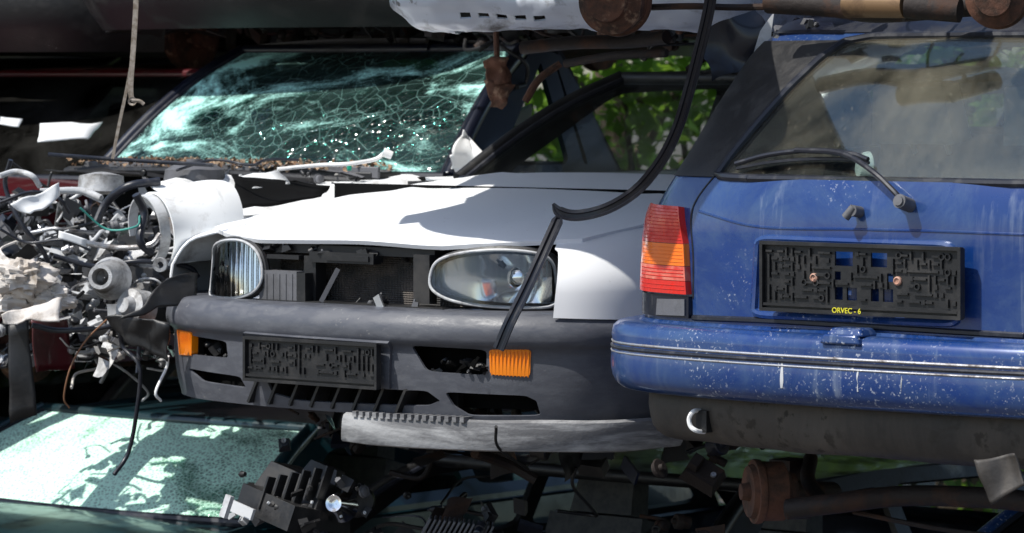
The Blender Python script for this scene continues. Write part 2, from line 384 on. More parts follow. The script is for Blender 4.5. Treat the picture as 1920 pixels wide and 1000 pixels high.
# ---------------- generic car
def arc(cw,cz,r,z0,n=10):
    a0=math.asin(max(-1,min(1,(z0-cz)/r)))
    return [(cw+r*math.cos(math.pi-a0-(math.pi-2*a0)*i/n), cz+r*math.sin(math.pi-a0-(math.pi-2*a0)*i/n)) for i in range(n+1)]
def seat(mb,F,u,w,z,mi=0):
    R=F.R()
    mb.box(F.W(u,w,z),(.48,.5,.14),R,mi)
    Rb=R@Matrix.Rotation(math.radians(-14),3,'X')
    mb.box(F.W(u,w+.3,z+.27),(.46,.12,.52),Rb,mi,.82)
    mb.box(F.W(u,w+.40,z+.60),(.25,.09,.15),Rb,mi,.85)
def car(F,name,paint,z0,zb,zr,wb=1.3,wt=1.92,wr=3.2,wrb=3.7,L=3.95,hw=.83,front=True,ws=G_ws,side=None,w0=.35,interior=True,under=True,wheels=False,rearglass=True,pil=None,hn=.14,roofmat=None,hb=None,rw=None,fs=.25,drums=True,seats=True,fm=None,mg=.03):
    E=empty(name,F.W(0,0,z0)); pil=pil or paint
    hb=hb or hw-.05; rw=rw or hw-.20
    def su(w,z):
        e=max(0,(.5-w))**2*.6+max(0,(w-(L-.5)))**2*.6
        b=.03*((z-(z0+zb)/2)/(zb-z0)*2)**2
        return hw-e-b
    for sg,nm in((1,'left'),(-1,'right')):
        S=Surf(F,lambda a,b,sg=sg:(sg*su(a,b),a,b),(0,L),(z0,zb))
        ww=max(w0,.0)
        o=[(ww,z0+.12),(ww+.04,z0)]
        if ww<.45: o+=arc(.82,z0+.08,.30,z0)
        o+=arc(L-.72,z0+.08,.30,z0)+[(L-.1,z0),(L-.02,z0+.2),(L-.06,zb-.05),(wrb+.03,zb)]
        o+=[(wb,zb)]
        if ww<wb: o+=[(ww+.1,zb-hn+.02),(ww,zb-hn-.02)]
        panel('side_panel_'+nm,S,o,step=.08,thick=.03,mat=paint,par=E)
        h=zr-zb
        SG=Surf(F,lambda a,b,sg=sg:(sg*(hb+.012-(hb-rw)*(b-zb)/h),a,b),(0,L),(zb,zr))
        out=[(wb,zb-.02),(wb+(wt-wb)*.55,zb+h*.62),(wt,zr-.02),((wt+wr)/2,zr),(wr,zr-.02),(wr+(wrb-wr)*.5,zb+h*.6),(wrb,zb-.02)]
        mid=(wt+wr)/2
        h1=[(wb+.22,zb+mg),(wt+.03,zr-.045-mg*.5),(mid-.03,zr-.03-mg*.5),(mid-.03,zb+mg)]
        h2=[(mid+.04,zb+mg),(mid+.04,zr-.03-mg*.5),(wr-.03,zr-.045-mg*.5),(wrb-.15,zb+mg)]
        panel('window_frame_'+nm,SG,out,[rnd(h1,.12),rnd(h2,.12)],step=.08,thick=.02,mat=pil,par=E)
        SH=Surf(F,lambda a,b,sg=sg:(sg*(hb-.02+(hw-hb)*b),a,zb-.02*b),(0,L),(0,1))
        panel('shoulder_'+nm,SH,[(wb,0),(wrb,0),(wrb,1),(wb,1)],step=.15,thick=.01,mat=paint,par=E)
        if side:
            panel('side_glass_'+nm,SG,h2,step=.2,thick=.003,mat=side,par=E,off=-.012)
    RS=Surf(F,lambda a,b:(a,b,zr-.005+.03*(1-(a/rw)**2)*(1-((b-(wt+wr)/2)/((wr-wt)/2+.1))**2)),(-rw,rw),(wt,wr))
    panel('roof',RS,rnd([(-rw,wt),(rw,wt),(rw,wr),(-rw,wr)],.03),step=.1,thick=.02,mat=roofmat or paint,par=E)
    def wsf(a,t):
        hwt=hb+(rw-hb)*t
        return (a*hwt, wb+(wt-wb)*t-.10*(1-a*a)*(1-t*.6), zb+(zr-zb)*(t+.10*math.sin(math.pi*t)))
    WS=Surf(F,wsf,(-1,1),(0,1))
    if ws: panel('windscreen',WS,rnd([(-.96,.0),(.96,.0),(.94,.98),(-.94,.98)],.04),step=.07,thick=.005,mat=ws,par=E)
    mb=MB()
    for sg in(-1,1):
        mb.tube([F.W(*wsf(sg*.99,t)) for t in(0,.33,.66,1)],.024,0,10)
        mb.tube([F.W(*wsf(sg*.955,t)) for t in(0,.33,.66,1)],.010,1,8)
    mb.tube([F.W(*wsf(a,1.0)) for a in(-.97,-.5,0,.5,.97)],.020,0,10)
    mb.tube([F.W(*wsf(a,0.0)) for a in(-.97,-.5,0,.5,.97)],.015,1,8)
    mb.done('pillars',[pil,M['rubber']],E)
    def rsf(a,t):
        hwt=hb+(rw-hb)*t
        return (a*hwt, wrb+(wr-wrb)*t+.06*(1-a*a), zb+(zr-zb)*t)
    RG=Surf(F,rsf,(-1,1),(0,1))
    fo=[(-1,0),(1,0),(1,1),(-1,1)]; ho=rnd([(-.90,.06),(.90,.06),(.88,.92),(-.88,.92)],.08)
    panel('tailgate_frame',RG,fo,[ho],step=.1,thick=.02,mat=pil,par=E)
    if rearglass: panel('rear_glass',RG,ho,step=.15,thick=.003,mat=G_ws,par=E,off=-.01)
    T=Plan(F,[(0,L+.02),(.4,L),(.65,L-.06),(.77,L-.15),(.81,L-.3)],[(0,0,zb),(0,-.05,zb-.2),(0,-.05,z0+.3),(0,0,z0+.05)])
    panel('tail_panel',T,[(-T.C.L,0),(T.C.L,0),(T.C.L,T.Q.L),(-T.C.L,T.Q.L)],step=.1,thick=.03,mat=paint,par=E)
    if front:
        HS=Surf(F,lambda a,b:(a,b,zb-hn*(max(0,(wb-b)/(wb-.1)))**1.6-.03*(a/hb)**2+.012),(-hb,hb),(.1,wb))
        panel('bonnet',HS,rnd([(-.62,.16),(0,.10),(.62,.16),(hb+.02,wb),(0,wb-.06),(-hb-.02,wb)],.08),step=.08,thick=.012,mat=paint,par=E)
        NS=Plan(F,[(0,0),(.25,.012),(.5,.06),(.65,.13),(.75,.22),(.81,.35),(.83,.5)],[(.06,.08,zb-hn-.02),(.02,.03,zb-hn-.1),(0,0,z0+.33),(-.01,-.02,z0+.2),(.0,.0,z0+.1),(.05,.08,z0+.0)])
        gh=[(-.3,.04),(.3,.04),(.3,.13),(-.3,.13)]
        panel('nose_panel',NS,[(-NS.C.L,0),(NS.C.L,0),(NS.C.L,NS.Q.L),(-NS.C.L,NS.Q.L)],[gh],step=.05,thick=.02,mat=paint,par=E)
        for sg in(-1,1):
            panel('headlamp',NS,rnd([(sg*.36,.03),(sg*.72,.03),(sg*.72,.13),(sg*.36,.13)],.2),step=.04,thick=.02,mat=M['refl'],par=E,off=.006)
    if under:
        FS=Surf(F,lambda a,b:(a,b,z0+.07+.05*math.exp(-(a/.12)**2)+.01*math.sin(b*20)),(-hw,hw),(.2,L))
        panel('floor_pan',FS,[(-.74,fs),(.74,fs),(.74,L-.15),(-.74,L-.15)],step=.07,thick=.01,mat=fm or M['rustd'],par=E)
        mb=MB()
        mb.tube([F.W(.05,max(.5,fs),z0+.03),F.W(.05,1.5,z0+.04),F.W(.12,2.4,z0+.03),F.W(.35,2.9,z0+.0),F.W(.4,L,z0+.02)],.028,0)
        mb.cyl(F.W(.1,1.7,z0+.0),F.W(.1,2.3,z0+.0),.09,None,0)
        for w in((.82,L-.72) if fs<.5 else (L-.72,)):
            mb.cyl(F.W(-.72,w,z0+.06),F.W(.72,w,z0+.06),.035,None,0)
            for sg in(-1,1):
                if drums: mb.lathe(F.W(sg*.62,w,z0+.06),F.W(sg,0,0)-F.W(0,0,0),[(.001,0),(.12,0),(.125,.01),(.12,.06),(.05,.07),(.04,.11),(.001,.11)],1)
                mb.box(F.W(sg*.5,w-.2,z0+.08),(.07,.5,.05),F.R(),0)
        mb.done('underbody',[M['rustd'],M['rust']],E)
    if wheels:
        mb=MB()
        for w in(.82,L-.72):
            for sg in(-1,1):
                mb.lathe(F.W(sg*.62,w,z0+.06),F.W(sg,0,0)-F.W(0,0,0),[(.17,0),(.28,.0),(.30,.03),(.30,.15),(.28,.18),(.18,.17),(.17,.1),(.05,.12),(.001,.12)],0)
        mb.done('wheels',[M['rubber']],E)
    if interior:
        mb=MB(); zs=min(z0+.33,zb-.42)
        if seats:
            for u in(-.34,.34): seat(mb,F,u,wt+.15,zs,0)
            mb.box(F.W(0,wr-.35,zs),(1.1,.5,.14),F.R(),0); mb.box(F.W(0,wr-.08,zs+.2),(1.1,.12,.4),F.R()@Matrix.Rotation(math.radians(-14),3,'X'),0,.9)
        mb.box(F.W(0,wb+.14,zb-.09),(1.3,.34,.14),F.R(),1,.85)
        c=F.W(.36,wb+.42,zb-.04); ax=(F.W(.36,wb+.6,zb+.05)-c)
        mb.lathe(c,ax,[(.165,0),(.175,.012),(.19,.012),(.198,0),(.19,-.012),(.175,-.012),(.165,0)],1); mb.cyl(c,F.W(.36,wb+.2,zb-.12),.03,None,1)
        mb.box(c,(.32,.02,.06),F.R()@Matrix.Rotation(math.radians(-25),3,'X'),1)
        mb.done('interior',[M['seat'],M['dash']],E,bevel=.02)
    return E
def clutter(mb,F,box,n,seed,wts,kinds=('tube','box','box','cyl','cyl','sheet','hose'),sc=1.0):
    rg=random.Random(seed); (u0,u1),(w0,w1),(z0,z1)=box
    ks=list(wts.keys()); ws_=list(wts.values())
    for i in range(n):
        u=rg.uniform(u0,u1);w=rg.uniform(w0,w1);z=rg.uniform(z0,z1); mi=rg.choices(ks,ws_)[0]; k=rg.choice(kinds)
        R=Matrix.Rotation(rg.uniform(0,3.1),3,Vector((rg.uniform(-1,1),rg.uniform(-1,1),rg.uniform(-1,1))).normalized())
        c=F.W(u,w,z)
        rv=lambda a:Vector((rg.uniform(-a,a),rg.uniform(-a,a),rg.uniform(-a*.6,a*.6)))
        if k=='tube':
            d=rv(.14*sc); mb.tube([c,c+d,c+d+rv(.1*sc)],rg.uniform(.0025,.006)*sc,mi,7)
        elif k=='hose':
            p=[c]; d=rv(.1*sc)
            for _ in range(4): d=d*.6+rv(.08*sc); p.append(p[-1]+d)
            mb.tube(p,rg.uniform(.004,.010)*sc,mi if mi!=4 else 0,9)
        elif k=='box':
            s3=(rg.uniform(.03,.12)*sc,rg.uniform(.02,.08)*sc,rg.uniform(.006,.05)*sc)
            mb.box(c,s3,R,mi,rg.uniform(.6,1))
            if rg.random()<.6: mb.box(c+R@Vector((s3[0]*.3,0,s3[2]*.7)),(s3[0]*.3,s3[1]*.6,s3[2]*.9),R,mi,.8)
            if rg.random()<.5: mb.lathe(c+R@Vector((-s3[0]*.25,0,s3[2]*.5)),R@Vector((0,0,1)),[(.001,.006),(.007*sc,.006),(.008*sc,0)],7 if mi!=0 else 1,10)
        elif k=='cyl':
            d=rv(1).normalized()*rg.uniform(.015,.06)*sc; r=rg.uniform(.010,.032)*sc; l=d.length
            mb.lathe(c,d,[(.001,0),(r*.3,0),(r*.4,.010),(r*.9,.011),(r,.014),(r,l*.6),(r*.82,l*.62),(r*.82,l),(r*.6,l+.003),(.001,l+.003)],mi,18)
        else:
            a=rg.uniform(.04,.10)*sc; b_=rg.uniform(.015,.05)*sc
            mb.sheet([c+R@Vector((-a,-b_,0)),c+R@Vector((a,-b_,0)),c+R@Vector((a,b_,0)),c+R@Vector((-a,b_,0))],6,.010,mi,12,i)
CM=[M['black'],M['grey'],M['lgrey'],M['alu'],M['whited'],M['rustd'],M['rust'],M['metal'],M['beige'],M['navy'],M['rubber']]
def plate_holder(F,cu,w,cz,W_,H,par,seed,holes=(),scr=1):
    S=plane(F,w); x0,x1,z0,z1=cu-W_/2,cu+W_/2,cz-H/2,cz+H/2
    hs=[[(cu+a*W_,cz+c*H),(cu+b_*W_,cz+c*H),(cu+b_*W_,cz+d*H),(cu+a*W_,cz+d*H)] for a,b_,c,d in holes]
    panel('number_plate_holder',S,rnd([(x0,z0),(x1,z0),(x1,z1),(x0,z1)],.03),hs,step=.03,thick=.006,mat=M['black'],par=par)
    mb=MB();R=F.R();rg=random.Random(seed)
    for z in(z0+.004,z1-.004): mb.box(F.W(cu,w-.006,z),(W_-.002,.012,.008),R,0)
    for x in(x0+.004,x1-.004): mb.box(F.W(x,w-.006,cz),(.008,.0115,H-.002),R,0)
    mb.box(F.W(cu,w-.006,z0+.016),(W_-.02,.009,.006),R,0)
    nx=int(W_/.0165);nz=int((H-.04)/.0165)
    for i in range(nx):
        for j in range(nz):
            x=x0+.014+(i+.5)*(W_-.028)/nx; z=z0+.026+(j+.5)*(H-.04)/nz
            if any(cu+a*W_-.006<x<cu+b_*W_+.006 and cz+c*H-.006<z<cz+d*H+.006 for a,b_,c,d in holes): continue
            r=rg.random()
            if r<.30: mb.box(F.W(x,w-.003,z),(.017,.006,.0045),R,0)
            elif r<.60: mb.box(F.W(x,w-.003,z),(.0045,.0063,.018),R,0)
            elif r<.72: mb.box(F.W(x,w-.002,z),(.010,.005,.010),R,0)
            elif r<.78: mb.lathe(F.W(x,w+.001,z),F.W(0,-1,0)-F.W(0,0,0),[(.008,0),(.008,.006),(.005,.006),(.005,0)],0,14)
    if scr:
        for x in(-.125,.10):
            mb.lathe(F.W(cu+x,w+.001,cz),F.W(0,-1,0)-F.W(0,0,0),[(.010,0),(.010,.006),(.007,.008),(.006,.005),(.001,.005)],1,16)
    mb.done('holder_ribs',[M['black'],mat('screw_cap',(.45,.25,.18),.6)],par)
# ================= frames
o=P(590,600,10.0); FA=Fr(o.x,o.y)
FB=FA.sub(-1.72,.3)
o=P(1610,525,8.5); FE=Fr(o.x,o.y)
# ================= WHITE CAR
A=car(FA,'white_hatchback_car',M['white'],-.87,-.30,.005,wb=1.38,wt=2.0,wr=3.2,wrb=3.55,L=3.8,front=False,w0=1.36,pil=M['black'],roofmat=M['black'],hb=.70,rw=.57,seats=False,rearglass=False,mg=.005)
plA=[(0,0),(.25,.012),(.5,.06),(.65,.13),(.75,.22),(.81,.35),(.83,.5),(.835,.9),(.835,1.4)]
bp=[(.12,.12,-.588),(.03,.03,-.592),(.008,.008,-.606),(-.008,-.008,-.632),(-.006,-.006,-.668),(.012,.012,-.686),(.014,.014,-.74),(.02,.02,-.80),(.035,.035,-.865)]
SB=Plan(FA,plA,bp,1.3)
TL=SB.Q.L
out=[(-1.15,0),(1.15,0),(1.15,TL),(-1.15,TL)]
holes_px=[[(346,626),(424,640),(428,672),(352,664)],[(768,648),(912,656),(912,704),(800,697)],
 [(500,714),(715,730),(800,733),(826,752),(800,762),(560,752),(512,738)],
 [(834,735),(985,742),(1006,752),(1014,780),(880,780),(850,762)],[(352,690),(450,706),(462,728),(380,716)]]
hh=[rnd([SB.inv(*p) for p in h],.15,3) for h in holes_px]
panel('front_bumper',SB,out,hh,step=.014,thick=.008,mat=M['bump'],par=A)
SL=Plan(FA,plA,[(.01,.01,-.86),(.0,.0,-.868),(.0,.0,-.89),(.006,.006,-.925),(.02,.02,-.94),(.10,.10,-.945)],1.3)
panel('bumper_lip',SL,[(.10,0),(1.1,0),(1.1,SL.Q.L),(.13,SL.Q.L),(.08,SL.Q.L*.45)],step=.015,thick=.01,mat=M['scuff'],par=A,disp=lambda a,b:.006*MN.noise(Vector((a*5,b*5,2))))
mb=MB(); R=FA.R()
for i in range(16):
    s=.14+i*.022; p=SL.C(s); mb.box(FA.W(p[0],p[1]+.012,-.862),(.013,.035,.014),R,0)
mb.done('lip_teeth',[M['scuff']],A)
mb=MB()
pts=[]
for i in range(25):
    s=-1+2*i/24; p=SB.C(abs(s)); pts.append(FA.W(math.copysign(p[0],s)*.93,p[1]+.10,-.72))
mb.sweep(pts,[(-.12,-.01),(.12,-.01),(.12,.01),(-.12,.01)],0,False,False,up=(0,0,1))
for i in range(8):
    u=-.25+i*.075; mb.box(FA.W(u,.07,-.825),(.008,.09,.07),R@Matrix.Rotation(.5,3,'Y'),1)
mb.box(FA.W(.05,.09,-.80),(.75,.02,.10),R,0)
clutter(mb,FA,((.35,.52),(.06,.09),(-.75,-.71)),12,5,{0:2,1:2},('box','cyl'),.4)
clutter(mb,FA,((-.5,-.38),(.08,.11),(-.75,-.71)),10,6,{0:2,1:2},('box','cyl'),.4)
mb.done('bumper_reinforcement',[M['vblack'],M['black']]+[M['black']]*6,A)
plate_holder(FA,.0,-.012,-.735,.475,.118,A,3,scr=0)
panel('plate_backing',SB,[SB.inv(*p) for p in [(460,622),(730,640),(734,728),(474,708)]],step=.015,thick=.012,mat=M['bump'],par=A,off=.010)
pp=[SB.inv(*p) for p in [(917,655),(996,655),(994,706),(920,702)]]
for sg in(1,-1):
    q=[(sg*p[0],p[1]) for p in pp]
    panel('indicator_lamp',SB,rnd(q,.12,3),step=.01,thick=.02,mat=M['orange'],par=A,off=.004)
mb=MB()
for sg in(1,-1):
    for i in range(11):
        t=(i+.5)/11
        a=Vector(pp[0]).lerp(Vector(pp[1]),t); b_=Vector(pp[3]).lerp(Vector(pp[2]),t); a=(sg*a[0],a[1]);b_=(sg*b_[0],b_[1])
        n=SB.nrm(*a)*osign(SB,*a)
        mb.tube([SB(*a)+n*.0035,SB(*b_)+n*.0035],.0016,0,6,False)
mb.done('indicator_ribs',[M['orange']],A)
# headlamps
SHp=Plan(FA,[(0,.10),(.28,.115),(.45,.15),(.56,.20),(.63,.28),(.66,.40)],[(0,0,-.40),(0.0,0.0,-.50),(0,-.02,-.60)],.85)
for nm,pl,bx in(('headlamp_left',[(806,522),(818,492),(858,476),(930,469),(1000,474),(1034,490),(1043,530),(1040,571),(980,577),(900,573),(845,563),(812,545)],(948,522)),
          ('headlamp_right',[(382,505),(388,472),(415,453),(452,452),(480,471),(491,506),(486,535),(464,553),(425,559),(388,548)],(435,508))):
    q=[SHp.inv(*p) for p in pl]; q=sm(q,4)
    c=SHp.inv(*bx)
    dome=lambda a,b,c=c:.018*math.exp(-(((a-c[0])/.12)**2+((b-c[1])/.07)**2))
    panel(nm+'_lens',SHp,q,step=.015,thick=.003,mat=G_hl,par=A,disp=dome)
    def bowl(a,b,c=c):
        dx=(a-c[0])/.075; dz=(b-c[1])/.062; r2=dx*dx+dz*dz
        ang=math.atan2(dz,dx); fac=.0022*abs(math.sin(ang*5))*min(1,r2) + (.0010*abs(math.sin(a*62)) if r2>1.3 else 0)
        return -.085*math.exp(-r2*.8)+fac-.018*(b-c[1])/.06
    q2=[(c[0]+(p[0]-c[0])*.98,c[1]+(p[1]-c[1])*.98) for p in q]
    panel(nm+'_reflector',SHp,q2,step=.0065,thick=.003,mat=M['refl'],par=A,off=-.03,disp=bowl)
    mb=MB()
    rim=[SHp(*p) for p in q]+[SHp(*q[0])]
    mb.tube(rim,.0042,0,8,False)
    b3=(FA.W(0,1,0)-FA.W(0,0,0))
    rim2=[p+b3*.016 for p in rim]
    mb.tube(rim2,.011,1,8,False)
    C=SHp(*c)
    mb.cyl(C+b3*.10,C+b3*.04,.012,.010,0); mb.lathe(C+b3*.045,-b3,[(.024,0),(.026,.008),(.018,.016),(.001,.019)],2)
    mb.done(nm+'_rim',[M['lgrey'],M['black'],M['chrome']],A)
panel('radiator',plane(FA,.21),[(-.32,-.62),(.34,-.62),(.34,-.43),(-.32,-.43)],step=.1,thick=.03,mat=M['rad'],par=A)
mb=MB()
def pxbox(mb,F,w,x0,y0,x1,y1,dep,mi,R=None):
    a=F.at(x0,(y0+y1)/2,w);b=F.at(x1,(y0+y1)/2,w);c=F.at((x0+x1)/2,y0,w);d=F.at((x0+x1)/2,y1,w)
    mb.box(F.W((a[0]+b[0])/2,w+dep/2,(c[2]+d[2])/2),(abs(b[0]-a[0]),dep,abs(c[2]-d[2])),R or F.R(),mi)
pxbox(mb,FA,.15,492,462,815,478,.05,0); pxbox(mb,FA,.13,500,478,560,486,.04,0); pxbox(mb,FA,.13,580,474,700,494,.03,0)
pxbox(mb,FA,.125,610,480,690,490,.01,0)
pxbox(mb,FA,.12,486,508,556,570,.06,1); pxbox(mb,FA,.11,556,512,572,572,.07,0)
pxbox(mb,FA,.14,570,480,592,580,.04,0); pxbox(mb,FA,.13,775,478,805,570,.03,0)
pxbox(mb,FA,.10,480,570,830,584,.08,0)
for x in range(5):
    pxbox(mb,FA,.118,494+x*12,514,500+x*12,564,.01,1)
mb.sweep([FA.W(*FA.at(602,566,.11)),FA.W(*FA.at(634,504,.14))],[(-.006,-.010),(.006,-.010),(.006,.010),(-.006,.010)],1,False,False)
mb.box(FA.W(*FA.at(711,568,.09)),(.022,.006,.040),R@Matrix.Rotation(-.5,3,'Y'),2)
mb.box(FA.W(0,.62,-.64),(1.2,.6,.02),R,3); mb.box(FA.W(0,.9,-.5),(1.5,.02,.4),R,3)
clutter(mb,FA,((-.3,.5),(.14,.19),(-.46,-.43)),20,9,{0:1},('box','cyl'),.5)
clutter(mb,FA,((-.25,.3),(.12,.16),(-.60,-.57)),16,19,{0:3,1:1},('box','cyl','tube'),.45)
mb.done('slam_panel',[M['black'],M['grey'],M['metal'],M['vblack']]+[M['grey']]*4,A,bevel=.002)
SF=Plan(FA,plA,[(.17,.13,-.415),(.13,.10,-.42),(.06,.05,-.44),(.015,.015,-.49),(.0,.0,-.56),(.005,.005,-.87)],1.9,rise=lambda w,t:(max(0,min(w,1.35))-.2)*.105*max(0,1-t*1.6))
tF=SF.Q.L; a0=SF.inv(1037,590); a1=SF.inv(1046,470)
tb=SF.tz(-.60); sarch=SF.sw(.85)
ou=[(a0[0],tb+.0),(a1[0],a1[1]),(a1[0]-.005,.08),(a1[0]+.02,.0),(SF.sw(1.38),.0),(SF.sw(1.38),tF)]
ou+=[(sarch+.30*math.cos(t),tF-.02+.30*math.sin(t)*-1) for t in [math.pi*i/10 for i in range(11)]]
ou+=[(sarch-.30,tb+.02)]
panel('front_wing_left',SF,ou,step=.03,thick=.004,mat=M['white'],par=A)
panel('front_wing_right',SF,[(-p[0],p[1]) for p in ou][::-1],step=.03,thick=.004,mat=M['white'],par=A)
zc=Crv([(.05,-.47),(.10,-.44),(.14,-.416),(.22,-.392),(.35,-.368),(.6,-.335),(.9,-.30),(1.2,-.272),(1.45,-.258)],20)
zt=[(p[0],p[1]) for p in zc.p]
def zh(w):
    if w<=zt[0][0]: return zt[0][1]
    for i in range(len(zt)-1):
        if zt[i+1][0]>=w:
            t=(w-zt[i][0])/(zt[i+1][0]-zt[i][0]); return zt[i][1]*(1-t)+zt[i+1][1]*t
    return zt[-1][1]
def hood(a,b):
    x=abs(a)/.66
    return (a,b,zh(b)-.030*x**2.2+.007*math.exp(-((abs(a)-.40-.06*b)/.05)**2)*min(1,b*2)+.003*MN.noise(Vector((a*4,b*4,3))))
HS=Surf(FA,hood,(-.7,.7),(.05,1.4))
fr=[(u,.125+.16*max(0,(abs(u)-.28)/.36)**2) for u in [-.655+.0655*i for i in range(21)]]
ho=fr+[(.672,.5),(.69,.9),(.70,1.34),(.35,1.30),(0,1.28),(-.35,1.30),(-.70,1.34),(-.69,.9),(-.672,.5)]
panel('bonnet',HS,ho,step=.03,thick=.012,mat=M['white'],par=A)
panel('scuttle',Surf(FA,lambda a,b:(a,b,-.295-.01*a*a),(-.8,.8),(1,1.5)),[(-.74,1.2),(.74,1.2),(.74,1.42),(-.74,1.42)],step=.1,thick=.01,mat=M['black'],par=A)
# ================= BLUE CAR
Em=empty('blue_estate_car',FE.W(0,0,-.85))
plE=[(0,0),(.3,.012),(.5,.035),(.65,.075),(.74,.14),(.80,.25),(.83,.45),(.84,1.0),(.84,2.0),(.84,3.0),(.80,3.55),(.68,3.8),(.4,3.92),(0,3.96)]
SE=Plan(FE,plE,[(.16,.16,-.83),(.03,.05,-.70),(.015,.036,-.60),(.015,.034,-.50),(.02,.034,-.42),(.03,.034,-.345),(.05,.036,-.30),(.085,.045,-.255),(.12,.06,-.215),(.135,.09,-.18),(.15,.20,-.06),(.17,.31,.05),(.185,.38,.10),(.21,.44,.135),(.27,.52,.152)],1.15,shear=True)
TE=SE.Q.L
L_=[(1343,331),(1372,290),(1420,232),(1480,165),(1540,108),(1585,78),(1640,68)]
lw=[SE.inv(*p) for p in L_]
tb_=SE.inv(1560,338)[1]; tt=lw[-1][1]
lw[0]=(lw[0][0],tb_)
win=[(p[0],p[1]) for p in lw]+[(-lw[-1][0],tt)]+[(-p[0],p[1]) for p in lw[::-1][1:]]
s1=SE.sw(.75);s2=SE.sw(1.5);s3=SE.sw(1.58);s4=SE.sw(2.35)
tbe=SE.tz(-.17); tto=SE.tz(.09)
def sidewin(a,b,sg): return rnd([(sg*a,tbe),(sg*b,tbe),(sg*b,tto),(sg*(a+.06),tto)],.1)
sh=[sidewin(s1,s2,-1),sidewin(s1,s2,1),sidewin(s3,s4,-1),sidewin(s3,s4,1)]
shh=[rnd(win,.12,3)]+sh
s5=SE.sw(2.9)
panel('body_shell',SE,[(-s5,0),(s5,0),(s5,TE),(-s5,TE)],shh,step=.035,thick=.012,mat=M['blue'],par=Em)
panel('roof_edge_trim',SE,[(-1.0,tt+.012),(1.0,tt+.012),(1.0,TE-.002),(-1.0,TE-.002)],step=.03,thick=.004,mat=M['navy'],par=Em,off=.004)
NSp=Surf(FE,lambda a,b:(a,b,-.26-.10*(b-2.9)-.2*max(0,b-3.7)**2-.03*(a/.8)**2),(-.8,.8),(2.8,3.9))
panel('bonnet',NSp,[(-.8,2.9),(.8,2.9),(.74,3.8),(0,3.95),(-.74,3.8)],step=.1,thick=.02,mat=M['blue'],par=Em)
panel('front_end',plane(FE,3.9),[(-.8,-.8),(.8,-.8),(.78,-.38),(-.78,-.38)],step=.2,thick=.05,mat=M['blue'],par=Em)
for sg in(-1,1):
    panel('front_side',Surf(FE,lambda a,b,sg=sg:(sg*.83,a,b),(2.8,4),(-.9,0)),[(2.88,-.86),(3.85,-.8),(3.85,-.4),(2.88,-.28)],step=.2,thick=.03,mat=M['blue'],par=Em)
panel('windscreen',Surf(FE,lambda a,b:(a,3.2-.5*b,-.27+.40*b),(-.7,.7),(0,1)),[(-.72,0),(.72,0),(.60,1),(-.60,1)],step=.15,thick=.005,mat=G_ws,par=Em)
panel('rear_window',SE,rnd(win,.12,3),step=.05,thick=.004,mat=G_rear,par=Em,off=-.002)
for h in sh: panel('side_glass',SE,h,step=.12,thick=.003,mat=G_ws,par=Em,off=-.004)
RSf=Surf(FE,lambda a,b:(a,b,.152+.02*(1-(a/.6)**2)+.02*math.sin(max(0,min(1,(b-.5)/2.2))*math.pi)),(-.6,.6),(.5,2.9))
panel('roof',RSf,rnd([(-.58,.55),(.58,.55),(.58,2.8),(-.58,2.8)],.05),step=.08,thick=.02,mat=M['navy'],par=Em)
for sg in(-1,1):
    pt=[(sg*abs(p[0]),p[1]) for p in lw][:-1]; sd_=SE.sw(.40)
    q=[(p[0]+sg*.003,p[1]) for p in pt]+[(sg*max(sd_,abs(p[0])+.03),p[1]) for p in pt[::-1]]
    panel('pillar_trim',SE,q,step=.03,thick=.004,mat=M['black'],par=Em,off=.004)
mb=MB()
wn=rnd(win,.12,3)
mb.tube([SE(*p) for p in wn]+[SE(*wn[0])],.010,0,8,False)
def sline(mb,S,pl,r,mi,off=0,px=True):
    q=[S.inv(*p) for p in pl] if px else pl
    Q=Crv(q,8).p if len(q)>2 else [Vector(x) for x in q]
    pts=[S(p[0],p[1])+S.nrm(p[0],p[1])*osign(S,p[0],p[1])*off for p in Q]
    mb.tube(pts,r,mi,6,False)
sline(mb,SE,[(1300,596),(1450,602),(1650,614),(1920,630)],.007,0,0)
sline(mb,SE,[(1300,560),(1300,480),(1296,410),(1306,375),(1340,330)],.0025,0,0)
sline(mb,SE,[(1310,396),(1420,425),(1600,430),(1760,434),(1920,440)],.0035,1,-.001)
mb.done('window_seal',[M['rubber'],M['blue']],Em)
mb=MB(); rim=rnd([SE.inv(*p) for p in [(1422,447),(1788,460),(1797,607),(1414,590)]],.08,4)
mb.tube([SE(*p) for p in rim]+[SE(*rim[0])],.010,0,8,False)
mb.done('plate_surround',[M['blue']],Em)
zz=FE.at(1610,524,.01)[2]
plate_holder(FE,.0,.008,zz,.54,.158,Em,11,holes=[(-.13,-.04,.18,.38),(.05,.13,.18,.38),(-.13,-.09,-.30,-.12),(-.07,-.02,-.30,-.12),(.05,.09,-.30,-.12),(.11,.16,-.30,-.12),(-.13,-.10,-.02,.1),(.13,.16,-.02,.1)])
tx=bpy.data.curves.new('holder_lettering','FONT'); tx.body='ORVEC - 6'; tx.size=.017; tx.extrude=.0006; tx.align_x='CENTER'; tx.materials.append(M['yellow'])
to=bpy.data.objects.new('holder_lettering',tx); scn.collection.objects.link(to)
u_=Vector((FE.c,-FE.s,0)); nb_=Vector((-FE.s,-FE.c,0))
mt=Matrix.Identity(4)
for i in range(3): mt[i][0]=u_[i];mt[i][1]=(0,0,1)[i];mt[i][2]=nb_[i]
v=FE.W(-.03,.008-.0125,zz-.158/2+.0035)
for i in range(3): mt[i][3]=v[i]
to.matrix_world=mt; to.parent=Em; to.matrix_parent_inverse=Em.matrix_world.inverted()
